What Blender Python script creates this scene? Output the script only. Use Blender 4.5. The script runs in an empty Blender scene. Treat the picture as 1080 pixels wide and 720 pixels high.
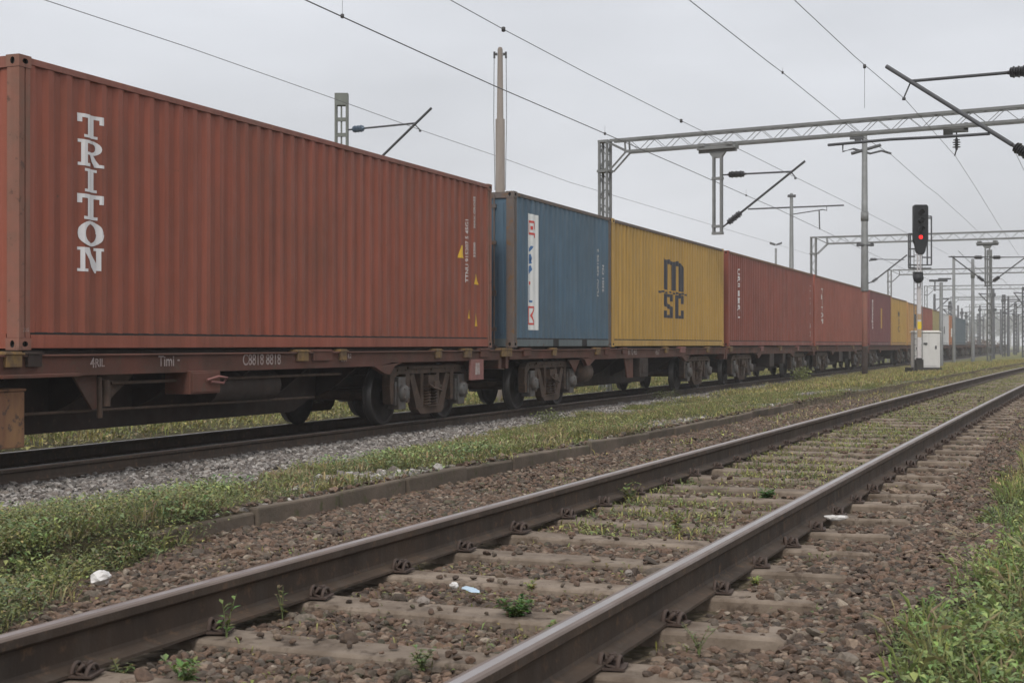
import bpy, bmesh, math, random
import numpy as np
from mathutils import Vector, Matrix
R = math.radians
PI = math.pi
random.seed(7)
rng = np.random.default_rng(11)
sc = bpy.context.scene
col = sc.collection

# ------------------------------------------------------------------ camera
# world: y runs along the train, x across (train to the left, x<0), z=0 is the top of the near rails
EYE = 0.878
TH = R(21.306)
cam_d = bpy.data.cameras.new("camera")
cam = bpy.data.objects.new("camera", cam_d)
col.objects.link(cam)
cam.location = (0, 0, EYE)
cam.rotation_euler = (R(90.115), 0, TH)
cam_d.sensor_width = 36
cam_d.lens = 50
cam_d.clip_start = 0.1
cam_d.clip_end = 5000
cam_d.dof.use_dof = True
cam_d.dof.focus_distance = 13.0
cam_d.dof.aperture_fstop = 9.0
sc.camera = cam

# ------------------------------------------------------------------ sky (overcast)
SUN_EL, SUN_AZ = R(42), R(172)      # azimuth measured clockwise from +y
w = bpy.data.worlds.new("World")
sc.world = w
w.use_nodes = True
nt = w.node_tree
nt.nodes.clear()
def N(nt, t, **k):
    n = nt.nodes.new(t)
    for a, b in k.items():
        setattr(n, a, b)
    return n
out = N(nt, 'ShaderNodeOutputWorld')
bg = N(nt, 'ShaderNodeBackground')
sky = N(nt, 'ShaderNodeTexSky', sky_type='NISHITA', sun_disc=False)
sky.sun_elevation = SUN_EL
sky.sun_rotation = SUN_AZ
sky.dust_density = 4
sky.air_density = 1.5
tc = N(nt, 'ShaderNodeTexCoord')
sep = N(nt, 'ShaderNodeSeparateXYZ')
nt.links.new(tc.outputs['Generated'], sep.inputs[0])
# cloud deck: an overcast sky is brighter overhead than near the horizon
ramp = N(nt, 'ShaderNodeValToRGB')
ramp.color_ramp.elements[0].position = 0.0
ramp.color_ramp.elements[0].color = (7.0, 7.15, 7.6, 1)
ramp.color_ramp.elements[1].position = 1.0
ramp.color_ramp.elements[1].color = (13.2, 13.2, 13.5, 1)
e = ramp.color_ramp.elements.new(0.26)
e.color = (7.8, 8.0, 8.5, 1)
nt.links.new(sep.outputs['Z'], ramp.inputs[0])
mp = N(nt, 'ShaderNodeMapping')
mp.inputs['Scale'].default_value = (1.2, 1.2, 4.0)
nt.links.new(tc.outputs['Generated'], mp.inputs[0])
no = N(nt, 'ShaderNodeTexNoise')
no.inputs['Scale'].default_value = 2.2
no.inputs['Detail'].default_value = 5
no.inputs['Roughness'].default_value = 0.5
nt.links.new(mp.outputs[0], no.inputs['Vector'])
mr = N(nt, 'ShaderNodeMapRange')
mr.inputs['From Min'].default_value = 0.3
mr.inputs['From Max'].default_value = 0.7
mr.inputs['To Min'].default_value = 0.84
mr.inputs['To Max'].default_value = 1.10
nt.links.new(no.outputs['Fac'], mr.inputs['Value'])
mul = N(nt, 'ShaderNodeVectorMath', operation='SCALE')
nt.links.new(ramp.outputs[0], mul.inputs[0])
nt.links.new(mr.outputs[0], mul.inputs['Scale'])
mix = N(nt, 'ShaderNodeMixRGB')
mix.inputs[0].default_value = 0.93
nt.links.new(sky.outputs[0], mix.inputs[1])
nt.links.new(mul.outputs[0], mix.inputs[2])
nt.links.new(mix.outputs[0], bg.inputs[0])
bg.inputs[1].default_value = 0.1
nt.links.new(bg.outputs[0], out.inputs[0])

sun_d = bpy.data.lights.new("sun", 'SUN')
sun = bpy.data.objects.new("sun", sun_d)
col.objects.link(sun)
sun_d.energy = 1.7
sun_d.angle = R(12)
sun_d.color = (1.0, 0.96, 0.90)
sdir = Vector((math.sin(SUN_AZ) * math.cos(SUN_EL), math.cos(SUN_AZ) * math.cos(SUN_EL), math.sin(SUN_EL)))
sun.rotation_euler = sdir.to_track_quat('Z', 'Y').to_euler()
sun.location = sdir * 60

vs = sc.view_settings
vs.view_transform = 'Standard'
vs.look = 'None'
vs.gamma = 1
vs.exposure = 0.0
vs.use_curve_mapping = False
sc.cycles.max_bounces = 6
sc.cycles.diffuse_bounces = 3
sc.cycles.glossy_bounces = 2
sc.cycles.volume_bounces = 1
sc.cycles.transparent_max_bounces = 6
sc.cycles.use_denoising = True

# ------------------------------------------------------------------ helpers
def tag(o, label=None, cat=None, group=None, kind=None):
    if label: o["label"] = label
    if cat: o["category"] = cat
    if group: o["group"] = group
    if kind: o["kind"] = kind
    return o

def empty(name, loc=(0, 0, 0), rz=0.0, parent=None):
    o = bpy.data.objects.new(name, None)
    o.empty_display_size = 0.1
    col.objects.link(o)
    o.location = loc
    o.rotation_euler = (0, 0, rz)
    if parent: o.parent = parent
    return o

KIDS = {}
def link(o, parent=None):
    col.objects.link(o)
    if parent is not None:
        o.parent = parent
        KIDS.setdefault(parent.name, []).append(o)
    return o

def copy_tree(o, parent=None):
    c = o.copy()
    link(c, parent)
    for ch in list(KIDS.get(o.name, [])):
        copy_tree(ch, c)
    return c

def fast_mesh(name, V, F, mats, fmat=None, smooth=False):
    """V (n,3) array, F (m,k) int array with all faces of one size"""
    me = bpy.data.meshes.new(name)
    V = np.asarray(V, dtype=np.float32); F = np.asarray(F, dtype=np.int32)
    m, k = F.shape
    me.vertices.add(len(V)); me.vertices.foreach_set('co', V.ravel())
    me.loops.add(m * k); me.loops.foreach_set('vertex_index', F.ravel())
    me.polygons.add(m)
    me.polygons.foreach_set('loop_start', np.arange(m, dtype=np.int32) * k)
    me.polygons.foreach_set('loop_total', np.full(m, k, dtype=np.int32))
    if fmat is not None: me.polygons.foreach_set('material_index', np.asarray(fmat, dtype=np.int32))
    me.polygons.foreach_set('use_smooth', np.full(m, bool(smooth)))
    for mt in (mats if isinstance(mats, (list, tuple)) else [mats]): me.materials.append(mt)
    me.update(calc_edges=True)
    return me

class MB:
    def __init__(s):
        s.v = []; s.f = []; s.m = []; s.sm = []
    def add(s, vs, fs, mi=0, smooth=False):
        b = len(s.v)
        s.v += [tuple(p) for p in vs]
        for f in fs:
            s.f.append([b + i for i in f]); s.m.append(mi); s.sm.append(smooth)
        return s
    def box(s, x0, x1, y0, y1, z0, z1, mi=0):
        if x0 > x1: x0, x1 = x1, x0
        if y0 > y1: y0, y1 = y1, y0
        if z0 > z1: z0, z1 = z1, z0
        return s.add([(x0,y0,z0),(x1,y0,z0),(x1,y1,z0),(x0,y1,z0),(x0,y0,z1),(x1,y0,z1),(x1,y1,z1),(x0,y1,z1)],
                     [(0,3,2,1),(4,5,6,7),(0,1,5,4),(1,2,6,5),(2,3,7,6),(3,0,4,7)], mi)
    def bar(s, p, q, w, h=None, up=(0, 0, 1), mi=0):
        """rectangular bar from p to q"""
        h = h or w
        p = Vector(p); q = Vector(q); d = (q - p).normalized()
        u = Vector(up)
        if abs(d.dot(u)) > 0.98: u = Vector((1, 0, 0))
        a = d.cross(u).normalized(); b = a.cross(d).normalized()
        a = a * (w / 2); b = b * (h / 2)
        vs = [p - a - b, p + a - b, p + a + b, p - a + b, q - a - b, q + a - b, q + a + b, q - a + b]
        return s.add(vs, [(0,3,2,1),(4,5,6,7),(0,1,5,4),(1,2,6,5),(2,3,7,6),(3,0,4,7)], mi)
    def tube(s, pts, r, n=8, mi=0, caps=True, smooth=True):
        pts = [Vector(p) for p in pts]
        k = len(pts)
        rs = r if isinstance(r, (list, tuple)) else [r] * k
        rings = []
        ref = None
        for i, p in enumerate(pts):
            d = (pts[min(i + 1, k - 1)] - pts[max(i - 1, 0)])
            d = d.normalized() if d.length > 1e-9 else Vector((0, 0, 1))
            if ref is None or abs(d.dot(ref)) > 0.97:
                ref = Vector((0, 0, 1)) if abs(d.z) < 0.9 else Vector((1, 0, 0))
            a = d.cross(ref).normalized(); b = a.cross(d)
            rings.append([p + (a * math.cos(2*PI*j/n) + b * math.sin(2*PI*j/n)) * rs[i] for j in range(n)])
        vs = [v for rg in rings for v in rg]
        fs = []
        for i in range(k - 1):
            for j in range(n):
                a0 = i*n + j; a1 = i*n + (j+1) % n
                fs.append((a0, a1, a1 + n, a0 + n))
        s.add(vs, fs, mi, smooth)
        if caps:
            s.add(rings[0], [tuple(range(n))[::-1]], mi); s.add(rings[-1], [tuple(range(n))], mi)
        return s
    def lathe(s, prof, o, axis, n=24, mi=0, smooth=True):
        """prof: (distance along the axis, radius)"""
        o = Vector(o); ax = Vector(axis).normalized()
        ref = Vector((0, 0, 1)) if abs(ax.z) < 0.9 else Vector((1, 0, 0))
        a = ax.cross(ref).normalized(); b = ax.cross(a)
        vs = []; fs = []
        for (t, r) in prof:
            for j in range(n):
                vs.append(o + ax * t + (a * math.cos(2*PI*j/n) + b * math.sin(2*PI*j/n)) * max(r, 1e-4))
        for i in range(len(prof) - 1):
            for j in range(n):
                a0 = i*n + j; a1 = i*n + (j+1) % n
                fs.append((a0, a1, a1 + n, a0 + n))
        return s.add(vs, fs, mi, smooth)
    def prism(s, poly, f, t0, t1, mi=0):
        """poly of 2D points, f(u, v, t) gives the 3D point"""
        n = len(poly)
        vs = [f(u, v, t0) for u, v in poly] + [f(u, v, t1) for u, v in poly]
        fs = [tuple(range(n))[::-1], tuple(range(n, 2*n))] + [(i, (i+1) % n, (i+1) % n + n, i + n) for i in range(n)]
        return s.add(vs, fs, mi)
    def build(s, name, mats, parent=None, bevel=0.0, fix=True, seg=2):
        me = bpy.data.meshes.new(name)
        me.from_pydata([tuple(v) for v in s.v], [], s.f)
        for mt in (mats if isinstance(mats, (list, tuple)) else [mats]): me.materials.append(mt)
        for p, mi, sm in zip(me.polygons, s.m, s.sm):
            p.material_index = mi; p.use_smooth = sm
        if fix:
            bm = bmesh.new(); bm.from_mesh(me)
            bmesh.ops.recalc_face_normals(bm, faces=bm.faces)
            bm.to_mesh(me); bm.free()
        o = bpy.data.objects.new(name, me)
        link(o, parent)
        if bevel:
            b = o.modifiers.new('edge', 'BEVEL'); b.width = bevel; b.segments = seg; b.limit_method = 'ANGLE'; b.angle_limit = R(40)
        return o

def insulator(mb, p, q, r=0.06, n=7, mi=0, seg=10):
    """a string of ribbed discs from p to q"""
    p = Vector(p); q = Vector(q); L = (q - p).length
    prof = [(0, r*0.3)]
    for i in range(n):
        t = L * (0.1 + 0.8 * i / n); d = L * 0.8 / n
        prof += [(t, r*0.36), (t + d*0.2, r*(0.86 + 0.14*(i % 2))), (t + d*0.42, r*(0.84 + 0.14*(i % 2))), (t + d*0.55, r*0.36)]
    prof += [(L, r*0.3)]
    mb.lathe(prof, p, q - p, seg, mi, smooth=False)

# ------------------------------------------------------------------ materials
def lin(r, g, b):
    f = lambda c: (c/255/12.92) if c/255 <= 0.04045 else ((c/255 + 0.055)/1.055)**2.4
    return (f(r), f(g), f(b))

def material(name, base, rough=0.7, metal=0.0, alt=None, scale=3.0, amount=0.6, stretch=(1, 1, 1),
             spots=None, spot_scale=6.0, spot_cut=0.62, spot_soft=0.06, bump=0.0, bump_scale=40.0,
             streaks=None, streak_amt=0.4, per_object=0.0, rough_var=0.1, spec=0.5, world=True, chalk=None):
    """base colour varied by noise, with optional spots (rust, dirt) and streaks that run down"""
    m = bpy.data.materials.new(name); m.use_nodes = True
    nt = m.node_tree; nt.nodes.clear(); L = nt.links.new
    o = N(nt, 'ShaderNodeOutputMaterial'); p = N(nt, 'ShaderNodeBsdfPrincipled'); L(p.outputs[0], o.inputs[0])
    p.inputs['Roughness'].default_value = rough; p.inputs['Metallic'].default_value = metal
    p.inputs['Specular IOR Level'].default_value = spec
    if world:
        g = N(nt, 'ShaderNodeNewGeometry'); vec = g.outputs['Position']
    else:
        g = N(nt, 'ShaderNodeTexCoord'); vec = g.outputs['Object']
    def noise(sc_, st=(1, 1, 1), det=5, ro=0.6, off=0):
        mp = N(nt, 'ShaderNodeMapping'); mp.inputs['Scale'].default_value = st; mp.inputs['Location'].default_value = (off, off*1.7, off*0.6)
        L(vec, mp.inputs[0])
        n = N(nt, 'ShaderNodeTexNoise'); n.inputs['Scale'].default_value = sc_; n.inputs['Detail'].default_value = det; n.inputs['Roughness'].default_value = ro
        L(mp.outputs[0], n.inputs['Vector'])
        return n.outputs['Fac']
    def mixc(fac, a, b, bt='MIX'):
        x = N(nt, 'ShaderNodeMixRGB', blend_type=bt)
        for i, v in ((0, fac), (1, a), (2, b)):
            if hasattr(v, 'is_output'): L(v, x.inputs[i])
            elif i == 0: x.inputs[0].default_value = v
            else: x.inputs[i].default_value = (*v[:3], 1)
        return x.outputs[0]
    def rng_(v, a, b, c=0, d=1):
        x = N(nt, 'ShaderNodeMapRange'); L(v, x.inputs['Value'])
        for nme, q in (('From Min', a), ('From Max', b), ('To Min', c), ('To Max', d)): x.inputs[nme].default_value = q
        return x.outputs[0]
    c = mixc(0.0, base, base)
    if alt is not None:
        c = mixc(rng_(noise(scale, stretch), 0.35, 0.68, 0, amount), c, alt)
    if streaks is not None:
        c = mixc(rng_(noise(1.0, (9, 9, 0.35), 4, 0.6, 5), 0.5, 0.75, 0, streak_amt), c, streaks)
    if chalk is not None:
        c = mixc(rng_(noise(1.0, (5, 5, 0.22), 5, 0.65, 11), 0.5, 0.78, 0, 0.75), c, chalk)
        c = mixc(rng_(noise(1.0, (26, 26, 1.3), 4, 0.7, 15), 0.60, 0.72, 0, 0.5), c, tuple(k*0.55 for k in base))
    if spots is not None:
        c = mixc(rng_(noise(spot_scale, (1, 1, 1), 8, 0.7, 3), spot_cut, spot_cut + spot_soft, 0, 0.9), c, spots)
    if per_object:
        oi = N(nt, 'ShaderNodeObjectInfo')
        k = rng_(oi.outputs['Random'], 0, 1, 1 - per_object, 1 + per_object)
        v = N(nt, 'ShaderNodeVectorMath', operation='SCALE'); L(c, v.inputs[0]); L(k, v.inputs['Scale']); c = v.outputs[0]
    L(c, p.inputs['Base Color'])
    if rough_var:
        L(rng_(noise(scale*2.3, stretch, off=9), 0.3, 0.7, max(0.05, rough - rough_var), min(1, rough + rough_var)), p.inputs['Roughness'])
    if bump:
        b = N(nt, 'ShaderNodeBump'); b.inputs['Strength'].default_value = 1.0; b.inputs['Distance'].default_value = bump
        L(noise(bump_scale, det=6, ro=0.65, off=2), b.inputs['Height']); L(b.outputs[0], p.inputs['Normal'])
    return m

def attr_material(name, attr, rough=0.8, bump=0.0, bump_scale=60.0, mult=1.0, trans=0.0):
    m = bpy.data.materials.new(name); m.use_nodes = True
    nt = m.node_tree; L = nt.links.new
    p = nt.nodes['Principled BSDF']
    a = N(nt, 'ShaderNodeAttribute', attribute_name=attr)
    g = N(nt, 'ShaderNodeNewGeometry')
    n = N(nt, 'ShaderNodeTexNoise'); n.inputs['Scale'].default_value = bump_scale; n.inputs['Detail'].default_value = 4
    L(g.outputs['Position'], n.inputs['Vector'])
    r = N(nt, 'ShaderNodeMapRange'); r.inputs['From Min'].default_value = 0.3; r.inputs['From Max'].default_value = 0.7
    r.inputs['To Min'].default_value = 0.7*mult; r.inputs['To Max'].default_value = 1.3*mult
    L(n.outputs['Fac'], r.inputs['Value'])
    v = N(nt, 'ShaderNodeVectorMath', operation='SCALE'); L(a.outputs['Color'], v.inputs[0]); L(r.outputs[0], v.inputs['Scale'])
    L(v.outputs[0], p.inputs['Base Color'])
    p.inputs['Roughness'].default_value = rough
    if bump:
        b = N(nt, 'ShaderNodeBump'); b.inputs['Distance'].default_value = bump
        L(n.outputs['Fac'], b.inputs['Height']); L(b.outputs[0], p.inputs['Normal'])
    if trans:
        o = nt.nodes['Material Output']
        tl = N(nt, 'ShaderNodeBsdfTranslucent'); L(v.outputs[0], tl.inputs['Color'])
        mx = N(nt, 'ShaderNodeMixShader'); mx.inputs[0].default_value = trans
        L(p.outputs[0], mx.inputs[1]); L(tl.outputs[0], mx.inputs[2]); L(mx.outputs[0], o.inputs[0])
    return m

def set_color(me, name, colors, domain='POINT'):
    a = me.color_attributes.new(name, 'FLOAT_COLOR', domain)
    c = np.ones((len(colors), 4), dtype=np.float32); c[:, :3] = colors
    a.data.foreach_set('color', c.ravel())

def paint(name, c, dark, rust=(0.10, 0.045, 0.025), cut=0.66, rough=0.55):
    return material(name, c, rough=rough, alt=dark, scale=0.8, amount=0.85, chalk=tuple(min(1, k*1.18 + 0.010) for k in c), spots=rust, spot_scale=5.0, spot_cut=cut, spot_soft=0.05,
                    streaks=tuple(k*0.55 for k in c), streak_amt=0.6, bump=0.010, bump_scale=3.5, world=True, spec=0.35)

M = {}
M['red'] = paint('red_container_paint', (0.275, 0.076, 0.045), (0.190, 0.066, 0.040))
M['red_rail'] = paint('red_rail_paint', (0.24, 0.085, 0.06), (0.17, 0.075, 0.05), rust=(0.30, 0.14, 0.04), cut=0.64)
M['post_red'] = material('weathered_red_post', (0.24, 0.095, 0.065), rough=0.75, alt=(0.15, 0.085, 0.058), scale=2.5, amount=0.9, spots=(0.10, 0.05, 0.035), spot_cut=0.60, streaks=(0.26, 0.15, 0.11), streak_amt=0.6)
M['red_faded'] = paint('faded_red_paint', (0.250, 0.068, 0.046), (0.180, 0.060, 0.044))
M['red_bright'] = paint('orange_red_paint', (0.29, 0.080, 0.052), (0.21, 0.070, 0.048))
M['maroon'] = paint('maroon_paint', (0.18, 0.062, 0.060), (0.16, 0.055, 0.06))
M['blue'] = paint('blue_container_paint', (0.072, 0.132, 0.190), (0.070, 0.105, 0.135))
M['blue_rail'] = paint('grey_blue_rail_paint', (0.12, 0.145, 0.15), (0.08, 0.10, 0.11), cut=0.6)
M['yellow'] = paint('yellow_container_paint', (0.47, 0.28, 0.066), (0.37, 0.23, 0.062), cut=0.70)
M['ochre'] = paint('ochre_paint', (0.46, 0.25, 0.08), (0.37, 0.21, 0.075))
M['orange'] = paint('orange_paint', (0.42, 0.17, 0.075), (0.33, 0.14, 0.07))
M['teal'] = paint('grey_blue_paint', (0.10, 0.13, 0.155), (0.08, 0.10, 0.12))
M['white_box'] = paint('off_white_container_paint', (0.62, 0.61, 0.62), (0.5, 0.5, 0.52))
M['olive'] = paint('olive_yellow_paint', (0.36, 0.28, 0.12), (0.25, 0.24, 0.13))
M['post_rust'] = material('weathered_post_paint', (0.20, 0.095, 0.06), rough=0.75, alt=(0.13, 0.085, 0.06), scale=3, spots=(0.09, 0.05, 0.03), spot_cut=0.52, streaks=(0.26, 0.17, 0.11), streak_amt=0.6)
M['mast_rust'] = material('red_brown_mast_paint', (0.20, 0.075, 0.052), rough=0.8, alt=(0.15, 0.07, 0.05), scale=3)
M['post_dark'] = material('dark_weathered_post', (0.13, 0.105, 0.09), rough=0.75, alt=(0.09, 0.08, 0.08), scale=3, spots=(0.16, 0.085, 0.035), spot_cut=0.55, streaks=(0.20, 0.10, 0.05), streak_amt=0.6)
M['roof'] = material('rusty_roof_edge', (0.15, 0.085, 0.055), rough=0.8, alt=(0.27, 0.13, 0.05), scale=4)
M['dark'] = material('recess_shade', (0.018, 0.016, 0.015), rough=0.9)  # near-black that paints the shade inside holes, grooves and under floors
M['wagon'] = material('rusty_red_wagon_paint', (0.125, 0.046, 0.030), rough=0.85, alt=(0.055, 0.031, 0.021), scale=1.6, amount=0.9, spots=(0.09, 0.055, 0.035), spot_cut=0.56, spot_soft=0.1, bump=0.003, bump_scale=25)
M['grime'] = material('brown_black_grime', (0.026, 0.018, 0.014), rough=0.85, alt=(0.045, 0.025, 0.018), scale=2.5, spots=(0.075, 0.045, 0.03), spot_cut=0.6, spot_soft=0.1, bump=0.004, bump_scale=20)
M['bogie'] = material('grimy_cast_steel', (0.090, 0.055, 0.036), rough=0.8, alt=(0.042, 0.028, 0.020), scale=4, amount=0.9, spots=(0.11, 0.065, 0.04), spot_cut=0.56, spot_soft=0.08, bump=0.004, bump_scale=30)
M['wheel'] = material('dark_wheel_steel', (0.026, 0.021, 0.019), rough=0.75, alt=(0.045, 0.033, 0.027), scale=5, bump=0.002)
M['tread'] = material('worn_wheel_tread', (0.10, 0.095, 0.09), rough=0.45, metal=0.6)
M['axlebox'] = material('grey_axle_box', (0.105, 0.105, 0.10), rough=0.6, alt=(0.08, 0.055, 0.042), scale=8, amount=0.9)
M['spigot'] = material('worn_yellow_paint', (0.22, 0.13, 0.035), rough=0.7, alt=(0.09, 0.055, 0.035), scale=9, amount=1.0)
M['rusty_yellow'] = material('yellow_stained_rust', (0.15, 0.066, 0.038), rough=0.8, alt=(0.30, 0.17, 0.07), scale=3.4, amount=0.8, stretch=(1, 1, 0.35), spots=(0.07, 0.045, 0.035), spot_cut=0.55)
M['pink_grime'] = material('faded_pink_red_paint', (0.27, 0.115, 0.10), rough=0.75, alt=(0.12, 0.06, 0.05), scale=5)
M['mark'] = material('white_stencil_paint', (0.60, 0.575, 0.555), rough=0.65, alt=(0.44, 0.40, 0.39), scale=9, amount=0.5)
M['mark_dim'] = material('worn_white_stencil', (0.42, 0.36, 0.34), rough=0.7, alt=(0.22, 0.14, 0.12), scale=14, amount=0.8)
M['mark_big'] = material('white_brand_paint', (0.74, 0.72, 0.72), rough=0.6, alt=(0.62, 0.60, 0.60), scale=4, amount=0.6)
M['sticker'] = material('white_panel_paint', (0.80, 0.80, 0.78), rough=0.6, alt=(0.66, 0.66, 0.64), scale=3, amount=0.6)
M['logo_red'] = material('red_logo_paint', (0.62, 0.06, 0.045), rough=0.6)
M['logo_blue'] = material('blue_logo_paint', (0.05, 0.16, 0.36), rough=0.6)
M['logo_navy'] = material('dark_navy_paint', (0.030, 0.032, 0.045), rough=0.6, alt=(0.05, 0.045, 0.05), scale=4)
M['warn_yellow'] = material('warning_yellow', (0.75, 0.46, 0.03), rough=0.6)
M['rail_rust'] = material('brown_rail_steel', (0.074, 0.051, 0.036), rough=0.75, alt=(0.042, 0.031, 0.024), scale=2.2, amount=1.0, spots=(0.125, 0.078, 0.048), spot_scale=14, spot_cut=0.55, spot_soft=0.12, bump=0.002, bump_scale=70, spec=0.28, streaks=(0.10, 0.085, 0.07), streak_amt=0.5)
M['rail_top'] = material('worn_rail_head', (0.135, 0.100, 0.080), rough=0.5, alt=(0.20, 0.15, 0.13), scale=2, metal=0.3)
M['rail_shine'] = material('polished_rail_strip', (0.46, 0.43, 0.42), rough=0.36, metal=0.9, alt=(0.32, 0.27, 0.25), scale=2, amount=0.6, rough_var=0.08)
M['clip'] = material('rusty_rail_clip', (0.070, 0.045, 0.034), rough=0.8, alt=(0.045, 0.034, 0.03), scale=20, bump=0.002, bump_scale=90)
M['sleeper'] = material('weathered_sleeper_concrete', (0.245, 0.198, 0.156), rough=0.9, alt=(0.115, 0.086, 0.064), scale=5.5, amount=1.0, spots=(0.070, 0.050, 0.037), spot_scale=11, spot_cut=0.54, spot_soft=0.1, bump=0.006, bump_scale=28, per_object=0.12, spec=0.2)
M['kerb'] = material('mossy_kerb_concrete', (0.150, 0.118, 0.092), rough=0.92, alt=(0.085, 0.072, 0.055), scale=2.6, amount=0.9, spots=(0.075, 0.08, 0.035), spot_scale=6, spot_cut=0.56, spot_soft=0.1, bump=0.008, bump_scale=22, per_object=0.12, spec=0.2)
M['galv'] = material('galvanised_steel', (0.20, 0.205, 0.205), rough=0.6, alt=(0.13, 0.135, 0.13), scale=3, amount=0.7, metal=0.2)
M['galv_dark'] = material('dull_dark_steel', (0.075, 0.077, 0.082), rough=0.65, alt=(0.05, 0.05, 0.055), scale=3)
M['galv_green'] = material('greenish_grey_steel', (0.17, 0.185, 0.165), rough=0.7, alt=(0.10, 0.105, 0.09), scale=5)
M['mast_conc'] = material('mast_concrete', (0.23, 0.20, 0.175), rough=0.85, alt=(0.16, 0.13, 0.11), scale=2, stretch=(2, 2, 0.5), bump=0.003)
M['insul'] = material('brown_black_porcelain', (0.035, 0.033, 0.036), rough=0.35)
M['insul_blue'] = material('blue_grey_porcelain', (0.10, 0.14, 0.19), rough=0.35)
M['wire'] = material('dark_copper_wire', (0.055, 0.052, 0.052), rough=0.6)
M['wire_far'] = material('grey_wire', (0.13, 0.13, 0.135), rough=0.6)
M['black'] = material('matt_black_paint', (0.012, 0.013, 0.016), rough=0.5, spec=0.3)
M['signal_post'] = material('whitish_post_paint', (0.55, 0.53, 0.54), rough=0.6, alt=(0.38, 0.34, 0.34), scale=5)
M['signal_yellow'] = material('yellow_post_band', (0.70, 0.50, 0.03), rough=0.6)
M['signal_tan'] = material('tan_post_band', (0.38, 0.27, 0.17), rough=0.7)
M['cabinet'] = material('off_white_cabinet_paint', (0.60, 0.59, 0.58), rough=0.6, alt=(0.50, 0.49, 0.48), scale=2, streaks=(0.36, 0.34, 0.32), streak_amt=0.5, spots=(0.2, 0.17, 0.15), spot_scale=3, spot_cut=0.72)
M['cabinet_top'] = material('pale_cabinet_lid', (0.72, 0.70, 0.66), rough=0.6)
M['plinth'] = material('dark_tarred_concrete', (0.028, 0.026, 0.025), rough=0.9, alt=(0.06, 0.055, 0.05), scale=4, bump=0.01)
M['bark'] = material('grey_brown_bark', (0.12, 0.10, 0.085), rough=0.95)
M['paper'] = material('dirty_white_plastic', (0.62, 0.60, 0.58), rough=0.5, alt=(0.48, 0.45, 0.42), scale=20)
M['paper_blue'] = material('pale_blue_wrapper', (0.42, 0.55, 0.66), rough=0.4)
M['stem'] = material('green_stem', (0.13, 0.17, 0.06), rough=0.8)
M['leaf'] = attr_material('weed_leaf', 'tint', rough=0.6, bump_scale=25, trans=0.25)
M['stone'] = attr_material('ballast_stone', 'tint', rough=0.9, bump=0.004, bump_scale=70)
red = bpy.data.materials.new('red_signal_light'); red.use_nodes = True
red.node_tree.nodes['Principled BSDF'].inputs['Base Color'].default_value = (0.8, 0.02, 0.01, 1)
red.node_tree.nodes['Principled BSDF'].inputs['Emission Color'].default_value = (1, 0.006, 0.008, 1)
red.node_tree.nodes['Principled BSDF'].inputs['Emission Strength'].default_value = 2.2
M['red_light'] = red
# ------------------------------------------------------------------ ground
def xc(y):
    """sideways drift of the near track, which bends gently to the right far away"""
    y = np.asarray(y, dtype=float)
    yy = np.clip(y, 0, 150)
    return y * 0.01274 + 0.00022 * yy**2 + np.where(y > 150, (y - 150) * 0.066, 0)

RAIL_U = (-3.036, -1.529)
TRAIN_RAIL_X = (-9.96, -11.46)
TRAIN_TOP = -0.376
KERB_U = -4.60

def wav(x, y, s, ph=0.0):
    return (np.sin(x*s + 1.3*np.sin(y*s*0.7 + ph)) + np.sin(y*s*1.1 + 1.7*np.sin(x*s*0.8 + ph*2)) + np.sin((x + y)*s*0.63 + ph)) / 3

U_R = np.array([-4.60, -4.50, -3.70, -3.55, -3.0, -1.5, -0.95, -0.6, 0.0, 1.2, 2.5, 6.0, 3000.0])
H_R = np.array([-0.235, -0.225, -0.212, -0.212, -0.220, -0.220, -0.205, -0.225, -0.25, -0.26, -0.30, -0.35, -0.40])
def ground_h(x, y):
    x = np.asarray(x, dtype=float); y = np.asarray(y, dtype=float)
    u = x - xc(y)
    hr = np.interp(u, U_R, H_R)
    # left of the kerb the ground falls towards the sunken train track
    X_L = np.array([-3000., -40., -18., -14.2, -13.2, -12.6, -8.7, -8.0, -7.0])
    H_L = np.array([-0.62, -0.60, -0.55, -0.52, -0.56, -0.545, -0.545, -0.52, -0.40])
    xk = KERB_U + xc(y)
    t = np.clip((xk - x) / np.maximum(xk + 7.0, 0.5), 0, 1)
    hl = np.where(x < -7.0, np.interp(x, X_L, H_L), -0.105 + (-0.40 + 0.105) * t**1.3)
    h = np.where(u > KERB_U, hr, hl)
    far = np.clip((np.abs(y) - 60) / 200, 0, 1)
    return h + 0.012 * wav(x, y, 2.1) * (u < -0.9) + 0.03 * wav(x, y, 1.2, 2) * (u > -0.5) + 0.02 * wav(x, y, 0.5, 1)*far

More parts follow.
